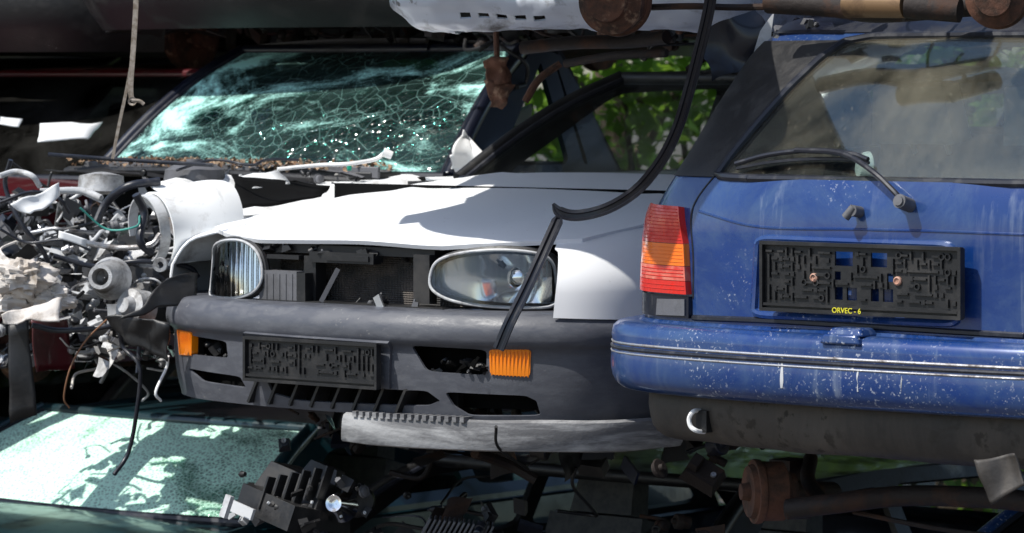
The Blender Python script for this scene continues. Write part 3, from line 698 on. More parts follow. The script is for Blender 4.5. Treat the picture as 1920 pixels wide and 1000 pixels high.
# tail lamps (wrap round the corner)
sL=-SE.sw(.30)
redge=[(389,1283),(400,1288),(425,1291),(460,1292),(500,1294),(552,1297)]
def re_(y):
    for i in range(len(redge)-1):
        if redge[i][0]<=y<=redge[i+1][0]:
            k=(y-redge[i][0])/(redge[i+1][0]-redge[i][0]); return redge[i][1]*(1-k)+redge[i+1][1]*k
    return redge[-1][1]
lampq=[]
for nm,y0,y1,mm in(('tail_lamp_red',389,457,M['red']),('tail_lamp_amber',458,499,M['amber']),('tail_lamp_lower',500,527,M['pink']),('tail_lamp_base',528,552,M['red'])):
    r0=SE.inv(re_(y0),y0); r1=SE.inv(re_(y1),y1)
    n_=5; rr=[(r0[0]+(r1[0]-r0[0])*i/n_, r0[1]+(r1[1]-r0[1])*i/n_) for i in range(n_+1)]
    q=[(sL+(.22*max(0,1-(y0+(y1-y0)*i/n_-389)/70)**1.5),p[1]) for i,p in enumerate(rr)]+rr[::-1]
    panel(nm,SE,q,step=.012,thick=.03,mat=mm,par=Em,off=.018)
    panel(nm,SE,[(-p[0],p[1]) for p in q][::-1],step=.03,thick=.03,mat=mm,par=Em,off=.018)
    lampq.append((r0,r1,mm))
mb=MB()
for r0,r1,mm in lampq:
    n_=max(2,int(abs(r1[1]-r0[1])/.0075))
    for i in range(1,n_):
        b_=r0[1]+(r1[1]-r0[1])*i/n_; sR=r0[0]+(r1[0]-r0[0])*i/n_
        pts=[SE(s,b_)+SE.nrm(s,b_)*osign(SE,s,b_)*.0182 for s in [sL+.22+(sR-sL-.225)*k/8 for k in range(9)]]
        mb.tube(pts,.0011,1 if mm==M['amber'] else 0,5,False)
mb.done('tail_lamp_ribs',[M['red'],M['amber']],Em)
yb0=SE.inv(1296,556)[1]; yb1=SE.inv(1296,597)[1]; sr=SE.inv(1298,575)[0]
panel('lamp_underplate',SE,[(sL,yb0),(sr,yb0),(sr,yb1),(sL,yb1)],step=.02,thick=.02,mat=M['navy'],par=Em,off=.012)
panel('bumper_end_reflector',SE,[SE.inv(*p) for p in [(1242,560),(1292,561),(1292,592),(1240,590)]],step=.02,thick=.012,mat=M['grey'],par=Em,off=.015)
SQ=Plan(FE,plE,[(.06,.06,-.566),(-.02,-.02,-.566),(-.045,-.045,-.574),(-.055,-.055,-.592),(-.052,-.052,-.622),(-.056,-.056,-.645),(-.056,-.056,-.68),(-.046,-.046,-.71),(-.02,-.02,-.727),(.05,.05,-.735)],1.1)
panel('rear_bumper',SQ,[(-1.7,0),(1.7,0),(1.7,SQ.Q.L),(-1.7,SQ.Q.L)],step=.02,thick=.006,mat=M['blue'],par=Em)
mb=MB()
tq=SQ.tz(-.628)
for dz,mi,r in((0,0,.0055),(.012,1,.0035),(-.011,1,.0025)):
    pts=[SQ(-1.6+3.2*i/60,tq-dz) for i in range(61)]
    mb.tube(pts,r,mi,8,False)
mb.done('bumper_trim',[M['rubber'],M['metal']],Em)
rg=random.Random(12)
for x,y0,y1,w__ in((1466,665,728,4),(1460,672,690,2.5),(1600,682,700,2.5),(1608,695,735,1.6),(1690,705,735,1.6)):
    q=[]
    for k in range(6):
        y=y0+(y1-y0)*k/5; q.append((x+rg.uniform(-1.5,1.5)-w__/2,y))
    for k in range(6)[::-1]:
        y=y0+(y1-y0)*k/5; q.append((x+rg.uniform(-1.5,1.5)+w__/2,y))
    qq=[SQ.inv(*p) for p in q]
    if max(p[0] for p in qq)-min(p[0] for p in qq)<.1: panel('paint_drip',SQ,qq,step=.01,thick=.0006,mat=M['lgrey'],par=Em,off=.0006)
mb=MB()
mb.box(FE.W(-.01,-.01,-.557),(.10,.07,.018),FE.R(),0,.75); mb.box(FE.W(-.01,-.052,-.572),(.11,.02,.022),FE.R(),0,.8)
mb.done('bumper_cap',[M['blue']],Em,bevel=.005)
SV=Plan(FE,plE,[(.05,.05,-.70),(.03,.03,-.745),(.035,.035,-.79),(.05,.05,-.825),(.09,.09,-.845),(.22,.22,-.855)],1.5)
panel('rear_valance',SV,[(-1.4,0),(1.4,0),(1.4,SV.Q.L),(-1.4,SV.Q.L)],step=.025,thick=.006,mat=M['val'],par=Em,disp=lambda a,b:.006*MN.noise(Vector((a*6,b*8,1))))
mb=MB()
e=[FE.W(*FE.at(x,y,w)) for x,y,w in((1312,770,.06),(1300,772,.03),(1292,785,.025),(1295,800,.025),(1306,808,.03),(1320,810,.06))]
mb.tube(e,.0055,0,8); mb.box(FE.W(*FE.at(1322,790,.06)),(.03,.03,.05),FE.R(),1)
mb.done('towing_eye',[M['white_pl'],M['black']],Em)
mb=MB()
def on(S,px,py,off):
    a=S.inv(px,py); return S(*a)+S.nrm(*a)*osign(S,*a)*off
mb.tube([on(SE,1706,383,.03),on(SE,1690,365,.035),on(SE,1650,335,.035),on(SE,1590,305,.03),on(SE,1500,294,.022)],.0065,0,8)
mb.tube([on(SE,1706,386,-.01),on(SE,1706,384,.045)],.016,1,14,False); mb.tube([on(SE,1706,384,.045),on(SE,1706,384,.05)],.011,1,12,False)
mb.tube([on(SE,1384,314,.012),on(SE,1450,300,.018),on(SE,1530,293,.02),on(SE,1600,297,.016),on(SE,1632,306,.012)],.006,0,8)
mb.tube([on(SE,1384,319,.006),on(SE,1450,309,.008),on(SE,1530,303,.008),on(SE,1600,304,.008),on(SE,1632,309,.006)],.004,0,6)
mb.tube([on(SE,1612,398,-.01),on(SE,1612,398,.03)],.013,1,14,False); mb.tube([on(SE,1614,392,.025),on(SE,1600,410,.03)],.010,1,10,False)
mb.done('rear_wiper',[M['rubber'],M['grey']],Em)
mb=MB()
for u in(-.36,.36): seat(mb,FE,u,1.9,-.66,0)
mb.box(FE.W(0,1.0,-.5),(1.2,.5,.16),FE.R(),0); mb.box(FE.W(0,.95,-.28),(1.2,.10,.32),FE.R()@Matrix.Rotation(.2,3,'X'),0,.9)
for u in(-.38,.0,.38):
    mb.box(FE.W(u,.80,-.08),(.24,.08,.14),FE.R()@Matrix.Rotation(.2,3,'X'),3,.85)
    for d in(-.05,.05): mb.cyl(FE.W(u+d,.86,-.18),FE.W(u+d,.81,-.10),.006,None,2)
mb.box(FE.W(0,.45,-.34),(1.2,.5,.02),FE.R(),1); mb.box(FE.W(0,1.7,-.80),(1.5,2.6,.02),FE.R(),1)
mb.lathe(FE.W(-.14,.22,-.20),FE.W(-.6,-.9,.1)-FE.W(0,0,0),[(.001,.012),(.022,.012),(.036,0),(.038,-.01),(.001,-.02)],2,24)
mb.done('interior',[M['seat'],M['vblack'],M['white_pl'],mat('headrest_fabric',(.42,.43,.42),.9)],Em,bevel=.02)
mb=MB()
def drum(mb,c,ax,R_,mi=0,m2=1):
    mb.lathe(c,ax,[(.001,-.03),(R_*.25,-.03),(R_*.3,-.01),(R_*.8,-.012),(R_*.86,0),(R_,0),(R_*1.02,.008),(R_,.016),(R_*.93,.02),(R_*.93,.07),(R_*.6,.085),(R_*.55,.10),(.001,.10)],mi,40)
drum(mb,P(1412,922,9.0),Vector((.97,.2,0)),.075)
mb.cyl(P(1430,922,9.05),P(1560,925,9.3),.028,None,1)
mb.tube([P(1478,955,8.9),P(1560,945,8.85),P(1700,930,8.8),P(1870,935,8.6),P(1990,950,8.5)],.024,1,12)
mb.lathe(P(1478,955,8.9),Vector((-1,-.25,-.02)),[(.012,-.02),(.014,.002),(.024,.004),(.025,-.05)],1,18)
mb.tube([P(1520,860,9.2),P(1515,900,9.1),P(1540,940,9.0)],.018,1,10)
mb.tube([P(1600,960,8.9),P(1750,990,8.8),P(1900,1010,8.7)],.006,1,8)
mb.box(P(1480,900,9.2),(.06,.08,.10),FE.R(),1)
mb.done('rear_axle',[M['rust'],M['rustd']],Em)
mb=MB()
mb.sheet([P(1828,858,8.05),P(1900,850,8.0),P(1925,915,8.0),P(1850,945,8.02)],12,.012,0,14,3); mb.done('mud_flap',[M['val']],Em,solid=.003)
# ================= LEFT WRECK
B=car(FB,'wrecked_saloon_car',M['navy'],-.87,-.30,.10,wb=1.33,wt=1.86,wr=2.02,wrb=2.15,L=2.35,front=False,w0=1.25,ws=G_cr,rearglass=False,pil=M['navy'],fs=1.3,drums=False,seats=False)
mb=MB(); R=FB.R()
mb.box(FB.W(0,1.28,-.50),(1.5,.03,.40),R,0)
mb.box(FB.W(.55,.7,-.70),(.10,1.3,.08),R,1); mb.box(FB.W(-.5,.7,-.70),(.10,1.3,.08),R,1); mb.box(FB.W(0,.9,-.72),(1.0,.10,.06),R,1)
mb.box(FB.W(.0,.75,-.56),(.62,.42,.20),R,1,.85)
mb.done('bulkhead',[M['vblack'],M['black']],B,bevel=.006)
mb=MB()
mb.box(FB.W(-.05,1.2,-.30),(1.35,.14,.03),R,0); mb.box(FB.W(0,1.14,-.285),(1.3,.012,.035),R,1)
mb.tube([FB.W(-.7,1.1,-.30),FB.W(-.2,1.06,-.29),FB.W(.3,1.06,-.30),FB.W(.6,1.1,-.31)],.012,0)
mb.sheet([FB.W(.1,1.1,-.275),FB.W(.6,1.12,-.29),FB.W(.62,1.26,-.27),FB.W(.1,1.26,-.265)],12,.008,1,9,4)
mb.sheet([FB.W(-.7,1.0,-.30),FB.W(.5,1.0,-.32),FB.W(.5,1.12,-.30),FB.W(-.7,1.12,-.285)],16,.010,0,7,14)
mb.done('scuttle',[M['black'],M['grey']],B,bevel=.003)
mb=MB(); rg=random.Random(4)
for i in range(800):
    u=rg.gauss(-.1,.3) if i%2 else rg.uniform(-.55,.6); c=FB.W(max(-.65,min(.6,u)),rg.uniform(1.06,1.27),-.274+rg.uniform(-.004,.02))
    a=rg.uniform(.004,.012); R2=Matrix.Rotation(rg.uniform(0,6),3,Vector((rg.uniform(-1,1),rg.uniform(-1,1),1)).normalized())
    mb.add([c+R2@Vector(p) for p in((-a,-a*.5,0),(a,-a*.4,.002),(a*.8,a*.5,0),(-a*.7,a*.6,.003))],[(0,1,2,3)],0)
mb.done('leaf_litter',[M['leaf']],B)
SI=Surf(FB,lambda a,b:(.60+b,a,-.296-.10*(1.25-a)-.5*max(0,b-.08)),(0,1.4),(-.3,.25))
panel('inner_wing_left',SI,[(.30,-.02),(.45,-.10),(.95,-.14),(1.28,-.12),(1.28,.12),(.9,.14),(.5,.13),(.30,.1)],[rnd([(1.07,.01),(1.12,.01),(1.12,.05),(1.07,.05)],.2),rnd([(1.16,.01),(1.21,.01),(1.21,.05),(1.16,.05)],.2)],step=.03,thick=.004,mat=M['whited'],par=B)
def cylsurf(c,ax,R_):
    ax=Vector(ax).normalized(); e1=ax.cross(Vector((0,0,1))).normalized(); e2=e1.cross(ax)
    def fn(a,b):
        v_=Vector(c)+ax*a+(e1*math.cos(b/R_)+e2*math.sin(b/R_))*R_*(1+.06*math.sin(a*25))
        return (v_.x,v_.y,v_.z-ZC)
    return Surf(Fr(0,0,0),fn,(0,.4),(0,R_*6))
panel('inner_wing_bowl',cylsurf(P(350,425,10.75),(.75,.5,.10),.115),[(-.10,-.12),(.11,-.10),(.13,.12),(.10,.33),(-.02,.34),(-.10,.25)],step=.02,thick=.005,mat=M['whited'],par=B)
panel('inner_wing_bowl',cylsurf(P(300,425,10.72),(.75,.5,.10),.10),[(-.05,-.14),(-.02,-.14),(-.02,.34),(-.05,.34)],step=.02,thick=.004,mat=M['lgrey'],par=B)
mb=MB()
mb.sheet([P(280,345,10.9),P(520,322,11.3),P(545,345,11.2),P(330,372,10.8)],10,.01,0,10,8)
mb.sheet([P(430,330,11.1),P(620,345,11.3),P(600,372,11.1),P(455,395,10.9)],8,.008,1,10,9)
mb.done('wing_edge',[M['whited'],M['vblack']],B,solid=.004)
mb=MB()
mb.lathe(P(365,318,11.1),(0,0,1),[(.09,-.03),(.085,.0),(.06,.014),(.025,.018),(.024,.03),(.001,.03)],0,30)
mb.lathe(P(190,330,11.3),(0,.1,1),[(.07,-.05),(.065,.0),(.02,.01),(.001,.012)],1,30)
mb.lathe(P(192,520,10.5),(-.2,-1,.1),[(.001,-.02),(.022,-.02),(.024,.02),(.034,.02),(.036,0),(.05,-.05),(.06,-.08)],1,24)
mb.lathe(P(300,497,10.5),(0,-1,0),[(.009,-.02),(.010,.008),(.019,.008),(.02,-.02)],1,20)
mb.lathe(P(240,575,10.5),(-.8,-1,.3),[(.001,.02),(.02,.02),(.03,0),(.05,-.005),(.055,-.06)],1,24)
mb.done('strut_towers',[M['grey'],M['alu'],M['metal']],B)
mb2=MB()
WK={0:10,1:3,2:2.2,3:2.6,4:2.2,5:1.5,7:1.5,10:4}
clutter(mb2,FB,((-.75,.50),(.1,1.1),(-.64,-.36)),330,21,WK,sc=.8)
clutter(mb2,FB,((.10,.62),(.0,.35),(-.74,-.42)),170,22,{0:7,1:3,2:3,3:4,4:3,7:2,8:1},sc=.65)
clutter(mb2,FB,((.15,.75),(-.08,.3),(-.82,-.66)),130,23,{0:6,1:2,2:2.5,3:4,8:2,5:1,7:1},sc=.6)
clutter(mb2,FB,((.10,.45),(-.12,.0),(-.72,-.55)),50,25,{3:4,2:3,4:1,0:2},('box','cyl','cyl','sheet'),sc=.75)
clutter(mb2,FB,((-.3,.6),(.95,1.2),(-.34,-.29)),60,24,{0:6,1:4,2:.6},sc=.55)
mb2.done('engine_bay_parts',CM,B,bevel=.0015)
mb=MB()
for i,(x,y,r,mi) in enumerate([(45,520,.080,0),(95,560,.060,0),(15,565,.070,0),(-10,510,.07,0)]):
    c=P(x,y,10.60+.03*i); vs=[];fs=[];n=30
    for a in range(n+1):
        for b_ in range(n):
            th=math.pi*a/n;ph=2*math.pi*b_/n; d=Vector((math.sin(th)*math.cos(ph),math.sin(th)*math.sin(ph),math.cos(th)*.6))
            k=1+.5*MN.noise(d*2.2+Vector((i*5,0,0)))+.25*MN.noise(d*6)+.12*MN.noise(d*15)
            vs.append(c+d*r*k)
    for a in range(n):
        for b_ in range(n): fs.append((a*n+b_,a*n+(b_+1)%n,(a+1)*n+(b_+1)%n,(a+1)*n+b_))
    mb.add(vs,fs,mi,False)
mb.done('torn_foam',[M['beige']],B)
mb=MB()
H=[([(255,365),(270,400),(262,450),(285,475)],.012,0,10.6),([(150,390),(200,430),(255,425),(262,405)],.003,1,10.6),([(0,380),(60,360),(110,372),(130,400)],.005,0,10.6),
([(20,300),(10,350),(40,420),(80,470),(100,520)],.007,0,10.7),([(0,430),(50,455),(120,450),(170,470)],.004,0,10.55),([(160,455),(220,465),(280,460),(300,440)],.008,2,10.6),
([(330,320),(400,300),(470,310),(500,300),(560,300)],.004,0,11),([(180,420),(200,380),(240,350),(300,340)],.012,0,10.9),([(75,360),(150,358),(190,372)],.010,3,10.7),
([(100,480),(180,500),(260,490),(350,500),(372,520)],.007,0,10.7),([(225,610),(230,650),(262,690),(255,780),(240,850),(214,890)],.006,0,10.6),([(270,625),(262,640),(258,700)],.006,0,10.6),
([(205,595),(160,640),(132,690),(120,745),(130,765)],.0025,4,10.6),([(315,668),(312,690),(292,735),(302,752)],.004,5,10.5),([(60,610),(110,620),(190,615),(250,600)],.008,0,10.7),
([(0,330),(30,322),(60,330),(75,350)],.008,3,10.6),([(520,318),(600,310),(650,308),(700,300),(720,288)],.006,5,11.2),([(90,290),(230,300),(400,310)],.006,0,11.0)]
for pts,r,mi,d in H: mb.tube([P(x,y,d+.02*math.sin(i*2.1)) for i,(x,y) in enumerate(pts)],r,mi,9)
mb.cyl(P(655,305,11.2),P(655,320,11.2),.008,.006,6); mb.cyl(P(718,285,11.2),P(735,292,11.2),.014,.012,5)
mb.done('hoses_and_cables',[M['rubber'],mat('green_wire',(.05,.3,.25),.5),M['metal'],M['lgrey'],mat('brown_wire',(.25,.12,.06),.6),M['white_pl'],mat('green_cap',(.0,.35,.22),.4)],B)
mb=MB()
mb.sheet([P(330,515,10.5),P(372,508,10.55),P(368,560,10.5),P(225,600,10.4)],10,.012,0,14,31)
mb.sheet([P(110,432,10.4),P(165,448,10.4),P(160,462,10.4),P(108,446,10.4)],5,.004,1,9,32)
mb.sheet([P(20,380,10.4),P(110,348,10.5),P(112,375,10.5),P(60,402,10.4)],8,.010,1,16,33)
mb.sheet([P(0,590,10.4),P(120,560,10.5),P(110,600,10.4),P(10,606,10.4)],10,.012,2,16,34)
mb.sheet([P(200,590,10.5),P(320,600,10.4),P(310,680,10.4),P(240,640,10.5)],12,.012,0,18,35)
mb.sheet([P(55,600,10.9),P(125,590,11.0),P(135,690,11.0),P(70,700,10.9)],8,.01,4,9,36)
mb.sheet([P(15,615,10.8),P(52,600,10.8),P(70,780,10.8),P(20,795,10.8)],8,.01,0,9,37)
mb.done('broken_panels',[M['black'],M['whited'],M['beige'],M['alu'],M['maroon']],B,solid=.004)
mb=MB()
mb.sheet([P(905,110,10.7),P(950,105,10.7),P(960,165,10.7),P(915,160,10.7)],10,.014,0,20,41)
mb.sheet([P(910,150,10.7),P(965,158,10.7),P(940,205,10.7),P(918,200,10.7)],10,.014,0,20,42)
mb.tube([P(930,60,10.7),P(932,110,10.7)],.006,0); mb.tube([P(985,190,10.8),P(1010,150,10.8),P(1050,120,10.8)],.008,0)
mb.done('rusty_bracket',[M['rust']],None,solid=.006)
mb=MB()
mb.sheet([P(835,295,11.85),P(872,248,11.85),P(905,290,11.85),P(845,332,11.85)],12,.03,0,16,51); mb.sheet([P(955,205,12.5),P(990,200,12.5),P(995,245,12.5),P(960,240,12.5)],6,.02,0,8,52)
mb.sheet([P(75,232,12.5),P(192,229,12.7),P(165,262,12.5),P(70,266,12.4)],6,.005,0,8,53); mb.sheet([P(0,220,12.7),P(42,222,12.7),P(35,236,12.6),P(0,233,12.6)],6,.005,0,8,54)
mb.done('torn_white_panel',[M['white_pl']],None,solid=.004)
# ================= lower row
FC=FA.sub(-2.2,-.1)
C_=car(FC,'green_glass_scrap_car',M['teal'],-2.12,-1.37,-1.12,wb=1.33,wt=1.78,wr=3.0,wrb=3.5,L=3.9,ws=G_cr2,wheels=True,pil=M['teal'])
FD=FA.sub(-.5,0)
D_=car(FD,'black_scrap_car',M['navy'],-2.12,-1.50,-1.19,wb=1.2,wt=1.75,wr=3.0,wrb=3.5,L=3.9,ws=None,wheels=True,pil=M['black'])
FF=FE.sub(.0,.2)
F_=car(FF,'blue_scrap_car',M['blue'],-2.12,-1.35,-1.06,wb=1.2,wt=1.75,wr=3.0,wrb=3.5,L=3.9,wheels=True,ws=G_dk)
mb=MB(); Rr=Matrix.Rotation(math.radians(18),3,'Y')@FA.R()
mb.box(P(570,930,10.3),(.26,.16,.12),Rr,0,.75); mb.box(P(520,955,10.2),(.20,.10,.07),Rr,0)
mb.box(P(610,890,10.3),(.14,.05,.05),Rr,0,.7); mb.box(P(450,955,10.15),(.10,.010,.03),Rr,1); mb.box(P(425,950,10.1),(.02,.015,.06),Rr,1)
for i in range(6): mb.box(P(500+i*22,925-i*4,10.18),(.006,.03,.09),Rr,0)
mb.lathe(P(628,945,10.15),(-.3,-1,.2),[(.001,-.01),(.012,-.01),(.014,.01),(.022,.012),(.03,-.02),(.045,-.06)],2,24)
mb.lathe(P(680,940,10.2),(.3,-1,.1),[(.001,0),(.03,.0),(.04,-.02),(.045,-.06)],0,24)
f0=Fr(P(560,930,10.2).x,P(560,930,10.2).y)
clutter(mb,f0,((-.18,.18),(-.08,.1),(-1.17,-1.05)),40,61,{0:7,1:2,3:1.5},('box','cyl','box'),.55)
mb.done('headlamp_assembly',[M['black'],M['lgrey'],M['chrome'],M['grey']]+[M['black']]*4,None,bevel=.003)
mb=MB()
for i in range(14): mb.box(P(800+i*9,985,10.1)+Vector((0,0,-.0015*i)),(.006,.10,.05),Matrix.Rotation(.5,3,'Y'),0)
mb.box(P(865,992,10.15)+Vector((0,.03,-.02)),(.2,.1,.02),Matrix.Rotation(.12,3,'Y'),0)
mb.done('air_vent_grille',[M['grey']],None,bevel=.001)
mb=MB()
clutter(mb,FA,((-.6,.9),(.35,1.6),(-1.02,-.93)),110,71,{0:8,5:5,10:3,9:2},sc=1.0)
clutter(mb,FA,((-.3,.9),(.2,.9),(-1.35,-1.15)),50,72,{0:8,5:4,10:3},sc=.9)
mb.tube([P(890,850,9.9),P(950,870,10),P(1005,900,10)],.014,5); mb.tube([P(930,800,9.6),P(935,840,9.7),P(990,880,9.9)],.004,0)
mb.done('crushed_underbody_scrap',CM,None)
M_=car(FA.sub(-3.6,.9),'dark_red_scrap_car',M['maroon'],-.98,-.35,.02,wb=1.2,wt=1.75,wr=2.9,wrb=3.3,L=3.7,front=True,ws=G_dk)
# ================= upper row
FU1=Fr(-.12,9.34,14); U1=car(FU1,'silver_scrap_car',M['silver'],.45,1.05,1.45,front=True,fm=M['under'])
FUv=Fr(.16,9.60,14)
plU=[(0,.05),(.25,.06),(.38,.08),(.46,.13),(.51,.20),(.53,.35),(.54,.6)]
SU=Plan(FUv,plU,[(.0,.0,.52),(-.01,-.01,.40),(.0,.0,.30),(-.01,-.01,.24),(-.03,-.03,.205),(-.02,-.02,.18),(.01,.0,.155),(.04,.03,.135),(.14,.13,.125)],.8)
tl=SU.Q.L
panel('front_valance',SU,[(-.8,0),(.8,0),(.8,tl),(-.8,tl)],[[(-.32+i*.05,tl-.21),(-.29+i*.05,tl-.21),(-.29+i*.05,tl-.185),(-.32+i*.05,tl-.185)] for i in range(5)],step=.015,thick=.006,mat=M['silver'],par=U1,disp=lambda a,b:.014*MN.noise(Vector((a*7,b*9,4)))+.005*MN.noise(Vector((a*22,b*20,4))))
FU2=FE.sub(.62,.40); U2=car(FU2,'rusty_scrap_car',M['maroon'],.25,.95,1.35,front=True,fm=M['under'])
FU0=FB.sub(-.35,1.35); U0=car(FU0,'black_hatch_scrap_car',M['black'],.17,.85,1.25,front=True,drums=False,ws=G_dk)
UX=car(FA.sub(-3.9,2.0),'black_scrap_car',M['black'],.1,.75,1.15,front=True,ws=G_dk)
SLB=Surf(Fr(.0,8.62,12),lambda a,b:(a,b,.45+.03*b-.05*a*a+.01*math.sin(a*9)),(-.4,.4),(0,1.2))
panel('unseen_shade_panel',SLB,rnd([(-.24,.0),(.26,.05),(.30,1.05),(-.26,1.1)],.12),step=.05,thick=.01,mat=M['whited'])  # panel added out of view to shade the blue car, pale for bounce
mb=MB()
drum(mb,P(1160,2,9.3),Vector((-.35,-1,-.05)),.085,1,1)
mb.lathe(P(1160,2,9.26),Vector((-.35,-1,-.05)),[(.07,0),(.04,.01),(.035,.03),(.001,.03)],1,30)
drum(mb,P(1872,-5,8.5),Vector((-.25,-1,-.05)),.07,1,1)
mb.tube([P(1215,14,9.3),P(1300,12,9.2),P(1400,14,9.2),P(1550,6,9.0)],.008,0,8)
mb.tube([P(1440,5,9.0),P(1560,12,8.9),P(1650,22,8.8),P(1820,10,8.7)],.026,0,12)
mb.cyl(P(1590,8,8.8),P(1700,10,8.7),.032,.03,2); mb.cyl(P(1700,12,8.7),P(1800,20,8.65),.028,.028,0)
mb.tube([P(1250,70,9.9),P(1180,78,10.0),P(1080,80,10.1),P(980,90,10.2)],.018,0,10)
mb.tube([P(1060,120,10.9),P(1150,105,10.8),P(1250,100,10.7)],.012,0,10)
mb.done('rear_axle',[M['rustd'],M['rust'],mat('brass_can',(.2,.12,.06),.5,.4,(.07,.04,.025),8,(.45,.65))],U2)
mb=MB()
clutter(mb,FE,((-.45,.9),(.35,1.2),(.20,.28)),90,81,{0:4,3:1,5:5,6:2},sc=.8)
clutter(mb,FA,((-.2,1.2),(1.1,2.4),(.10,.18)),120,82,{0:6,5:5,6:1.5},sc=.9)
clutter(mb,FB,((-.8,.9),(1.6,2.6),(.13,.20)),90,83,{0:7,5:4},sc=.9)
mb.done('hanging_scrap_parts',CM,None)
mb=MB()
mb.sheet([P(1320,60,9.3),P(1420,15,9.3),P(1452,95,9.3),P(1335,160,9.3)],14,.02,0,10,91)
mb.sheet([P(1425,60,9.25),P(1450,25,9.25),P(1445,120,9.25),P(1400,138,9.25)],10,.008,1,10,92)
for i in range(5): mb.lathe(P(1455+i*17,85-i*2,9.2),Vector((1,.2,0)),[(.018,-.007),(.030,-.003),(.030,.003),(.018,.007)],2,24)
mb.cyl(P(1450,85,9.2),P(1540,76,9.2),.016,None,2)
mb.box(P(1505,110,9.2),(.09,.06,.04),FE.R(),3)
clutter(mb,Fr(P(1510,80,9.2).x,9.2,40),((-.08,.1),(-.05,.1),(.05,.14)),40,95,{0:2,2:2,3:4},('box','cyl','cyl'),sc=.5)
mb.done('wheel_arch_liner',[M['navy'],M['lgrey'],M['grey'],M['black']]+[M['grey']]*4,U2)
# ================= rubber strip, strap
mb=MB()
w_=.0145; pr=[(-.004,-w_),(.003,-w_),(.004,-w_*.55),(-.001,-w_*.4),(-.001,w_*.2),(.005,w_*.35),(.005,w_*.9),(-.004,w_)]
mb.sweep([P(1338,-60,9.1),P(1330,10,9.15),P(1312,90,9.2),P(1290,175,9.25),P(1270,240,9.3),P(1240,300,9.35),P(1195,355,9.42),P(1140,390,9.5),P(1085,404,9.52),P(1050,398,9.52),P(1037,382,9.52)],pr,0,True,True,up=(-.15,-1,.1),taper=lambda t:min(1,.25+(1-t)*8))
mb.sweep([P(1050,402,9.53),P(1040,425,9.5),P(1015,480,9.45),P(985,545,9.42),P(955,605,9.4),P(934,655,9.4)],pr,0,True,True,up=(-.3,-1,.1),taper=lambda t:min(1,.35+t*5))
mb.done('rubber_seal_strip',[M['rubber']],None,ang=30)
mb=MB()
fl=[(-.0025,-.007),(.0025,-.007),(.0025,.007),(-.0025,.007)]
mb.sweep([P(253,-60,10.4),P(255,0,10.4),P(250,90,10.4),P(245,160,10.4),P(247,188,10.4)],fl,0,True,True,up=(0,-1,0))
mb.sweep([P(250,100,10.42),P(237,170,10.42),P(222,240,10.42),P(211,298,10.42)],[(a,b*.6) for a,b in fl],0,True,True,up=(0,-1,0))
mb.lathe(P(248,190,10.4),(0,-1,0),[(.006,0),(.012,.004),(.012,-.004),(.006,0)],0,12); mb.tube([P(247,188,10.4),P(262,190,10.4),P(270,196,10.4)],.005,0)
mb.done('hanging_strap',[M['rope']],None)
# ================= back rows
for i,(x,y,dg,z0,zb,zr,p) in enumerate([(-3.2,15.2,50,-2.1,-1.4,-1.0,'black'),(-3.5,15.3,48,-.98,-.3,.1,'navy'),(-3.2,15.4,52,.12,.8,1.2,'grey'),(-5.6,13.6,45,-2.1,-1.4,-1.0,'navy'),(-5.5,13.6,45,-.98,-.3,.1,'black'),(3.4,9.8,40,-2.1,-1.35,-1.0,'silver')]):
    car(Fr(x,y,dg),'scrap_car' ,M[p],z0,zb,zr,front=True,interior=False,wheels=z0<-2,ws=G_dk)
# ================= setting
me=bpy.data.meshes.new('ground'); me.from_pydata([(-300,-100,0),(300,-100,0),(300,600,0),(-300,600,0)],[],[(0,1,2,3)])
link('ground',me,None,[mat('yard_dirt',(.14,.12,.10),.95,0,(.06,.055,.05),.8,(.4,.6),bump=.8,bs=6)])
def leafmat(name,c1,c2):
    N=NT(name); b=N.n('ShaderNodeBsdfPrincipled'); b.inputs['Roughness'].default_value=.6
    N.l(N.mix(N.ramp(N.noise(2.2,4),.4,.6),c1,c2),b.inputs['Base Color'])
    t=N.n('ShaderNodeBsdfTranslucent'); t.inputs[0].default_value=(.26,.44,.05,1); m=N.n('ShaderNodeMixShader'); m.inputs[0].default_value=.45
    N.l(b.outputs[0],m.inputs[1]);N.l(t.outputs[0],m.inputs[2]);N.l(m.outputs[0],N.out.inputs[0]); return N.m
LM=leafmat('foliage',(.06,.14,.02),(.26,.46,.06)); BK=mat('bark',(.09,.06,.04),.95,0,(.04,.03,.02),12,(.4,.6),bump=1)
def leafq(mb,rg,p,a):
    R2=Matrix.Rotation(rg.uniform(0,6.28),3,Vector((rg.uniform(-1,1),rg.uniform(-1,1),rg.uniform(-1,1))).normalized())
    mb.add([p+R2@Vector(q) for q in((-a,0,0),(0,-a*.5,.01),(a,0,0),(0,a*.5,.01))],[(0,1,2,3)],0)
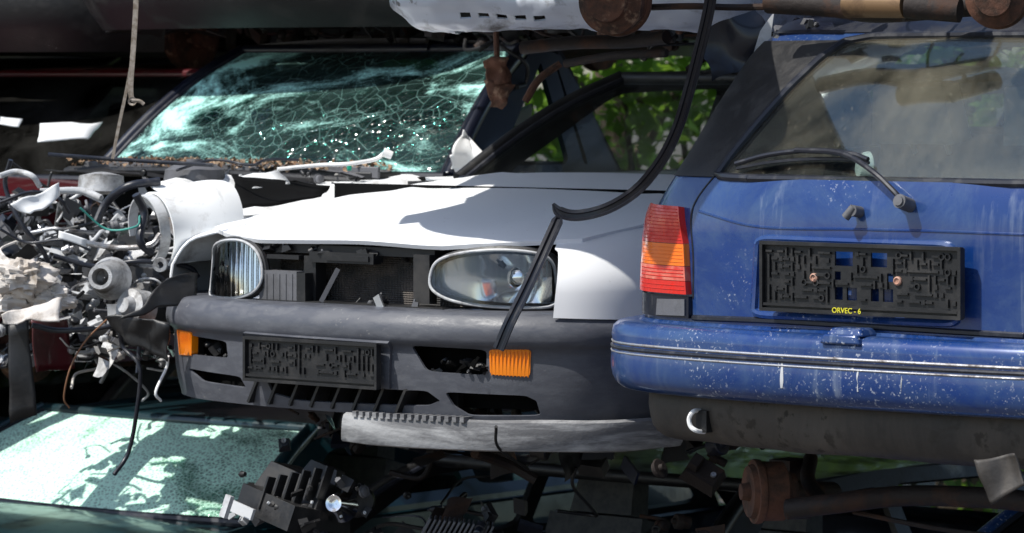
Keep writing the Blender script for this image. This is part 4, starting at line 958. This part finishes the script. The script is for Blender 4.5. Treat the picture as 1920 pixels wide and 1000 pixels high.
def tree(x,y,h,r,seed,n=5500):
    rg=random.Random(seed); E=empty('deciduous_tree',(x,y,0)); mb=MB()
    mb.sweep([Vector((x,y,0)),Vector((x+.1,y,h*.25)),Vector((x,y+.1,h*.5)),Vector((x+.1,y,h*.8))],[(.16*math.cos(a*.785),.16*math.sin(a*.785)) for a in range(8)],0,True,taper=lambda t:1-.8*t)
    cl=[]
    for i in range(26):
        a=rg.uniform(0,6.28); zz_=rg.uniform(.12,1); rr=r*math.sin(math.pi*(zz_*.8+.15))*rg.uniform(.4,1)
        c=Vector((x+rr*math.cos(a),y+rr*math.sin(a),h*zz_)); cl.append((c,rg.uniform(.35,.75)*r*.45))
        mb.tube([Vector((x,y,h*zz_*.6)),(Vector((x,y,h*zz_*.75))+c)/2,c],.03,0,6)
    mb.done('trunk',[BK],E)
    mb=MB()
    for i in range(n):
        c,cr=rg.choice(cl); d=Vector((rg.gauss(0,1),rg.gauss(0,1),rg.gauss(0,.8))).normalized()*cr*rg.uniform(.4,1.15)
        leafq(mb,rg,c+d,rg.uniform(.04,.09))
    mb.done('crown',[LM],E)
for i,(x,y,h,r) in enumerate([(.5,20,5,1.9),(2.4,20.5,5.5,2.0),(-1.9,21,6,2.1),(5,20.5,5,2.0),(-5,20,6,2.2),(-8.5,20,6,2.4),(8.5,21,6,2.4)]): tree(x,y,h,r,i+3)
mb=MB(); rg=random.Random(77)
for i in range(11000):
    x=rg.uniform(-.3,5.5); top=2.75+.35*math.sin(x*2.3)+.2*math.sin(x*5.1)
    z=top*rg.random()**.6; y=18.2+.5*(1-(z/top)**2)*rg.uniform(-1,1)-.25*math.sin(x*3+z*2)
    leafq(mb,rg,Vector((x,y,z)),rg.uniform(.035,.075))
for i in range(22):
    x=-.2+i*.26; mb.tube([Vector((x,18.2,0)),Vector((x+.05,18.2,1.2)),Vector((x-.05,18.25,2.3))],.015,1,6)
mb.done('hedge',[LM,BK],None)
# ================= light & camera
EL=55
ts=Vector((-.90,-.43,0)).normalized()*math.cos(math.radians(EL)); ts.z=math.sin(math.radians(EL))
sd=bpy.data.lights.new('sun','SUN'); sd.energy=5; sd.angle=math.radians(.5); sd.color=(1,.97,.91)
so=bpy.data.objects.new('sun',sd); scn.collection.objects.link(so); so.rotation_euler=ts.to_track_quat('Z','Y').to_euler(); so.location=(0,-5,12)
w=bpy.data.worlds.new('World'); scn.world=w; w.use_nodes=True; nt=w.node_tree
sk=nt.nodes.new('ShaderNodeTexSky'); sk.sky_type='NISHITA'; sk.sun_disc=False; sk.sun_elevation=math.radians(EL); sk.sun_rotation=math.atan2(ts.x,ts.y)
bg=nt.nodes['Background']; bg.inputs[1].default_value=.15; nt.links.new(sk.outputs[0],bg.inputs[0])
cd=bpy.data.cameras.new('camera'); cd.lens=135; cd.sensor_width=36; cd.shift_y=-350/1920; cd.clip_end=2000; cd.clip_start=.1
cd.dof.use_dof=True; cd.dof.focus_distance=9.2; cd.dof.aperture_fstop=9
co=bpy.data.objects.new('camera',cd); scn.collection.objects.link(co); co.location=(0,0,ZC); co.rotation_euler=(math.radians(90),0,0); scn.camera=co
print('OBJ',len(scn.objects))
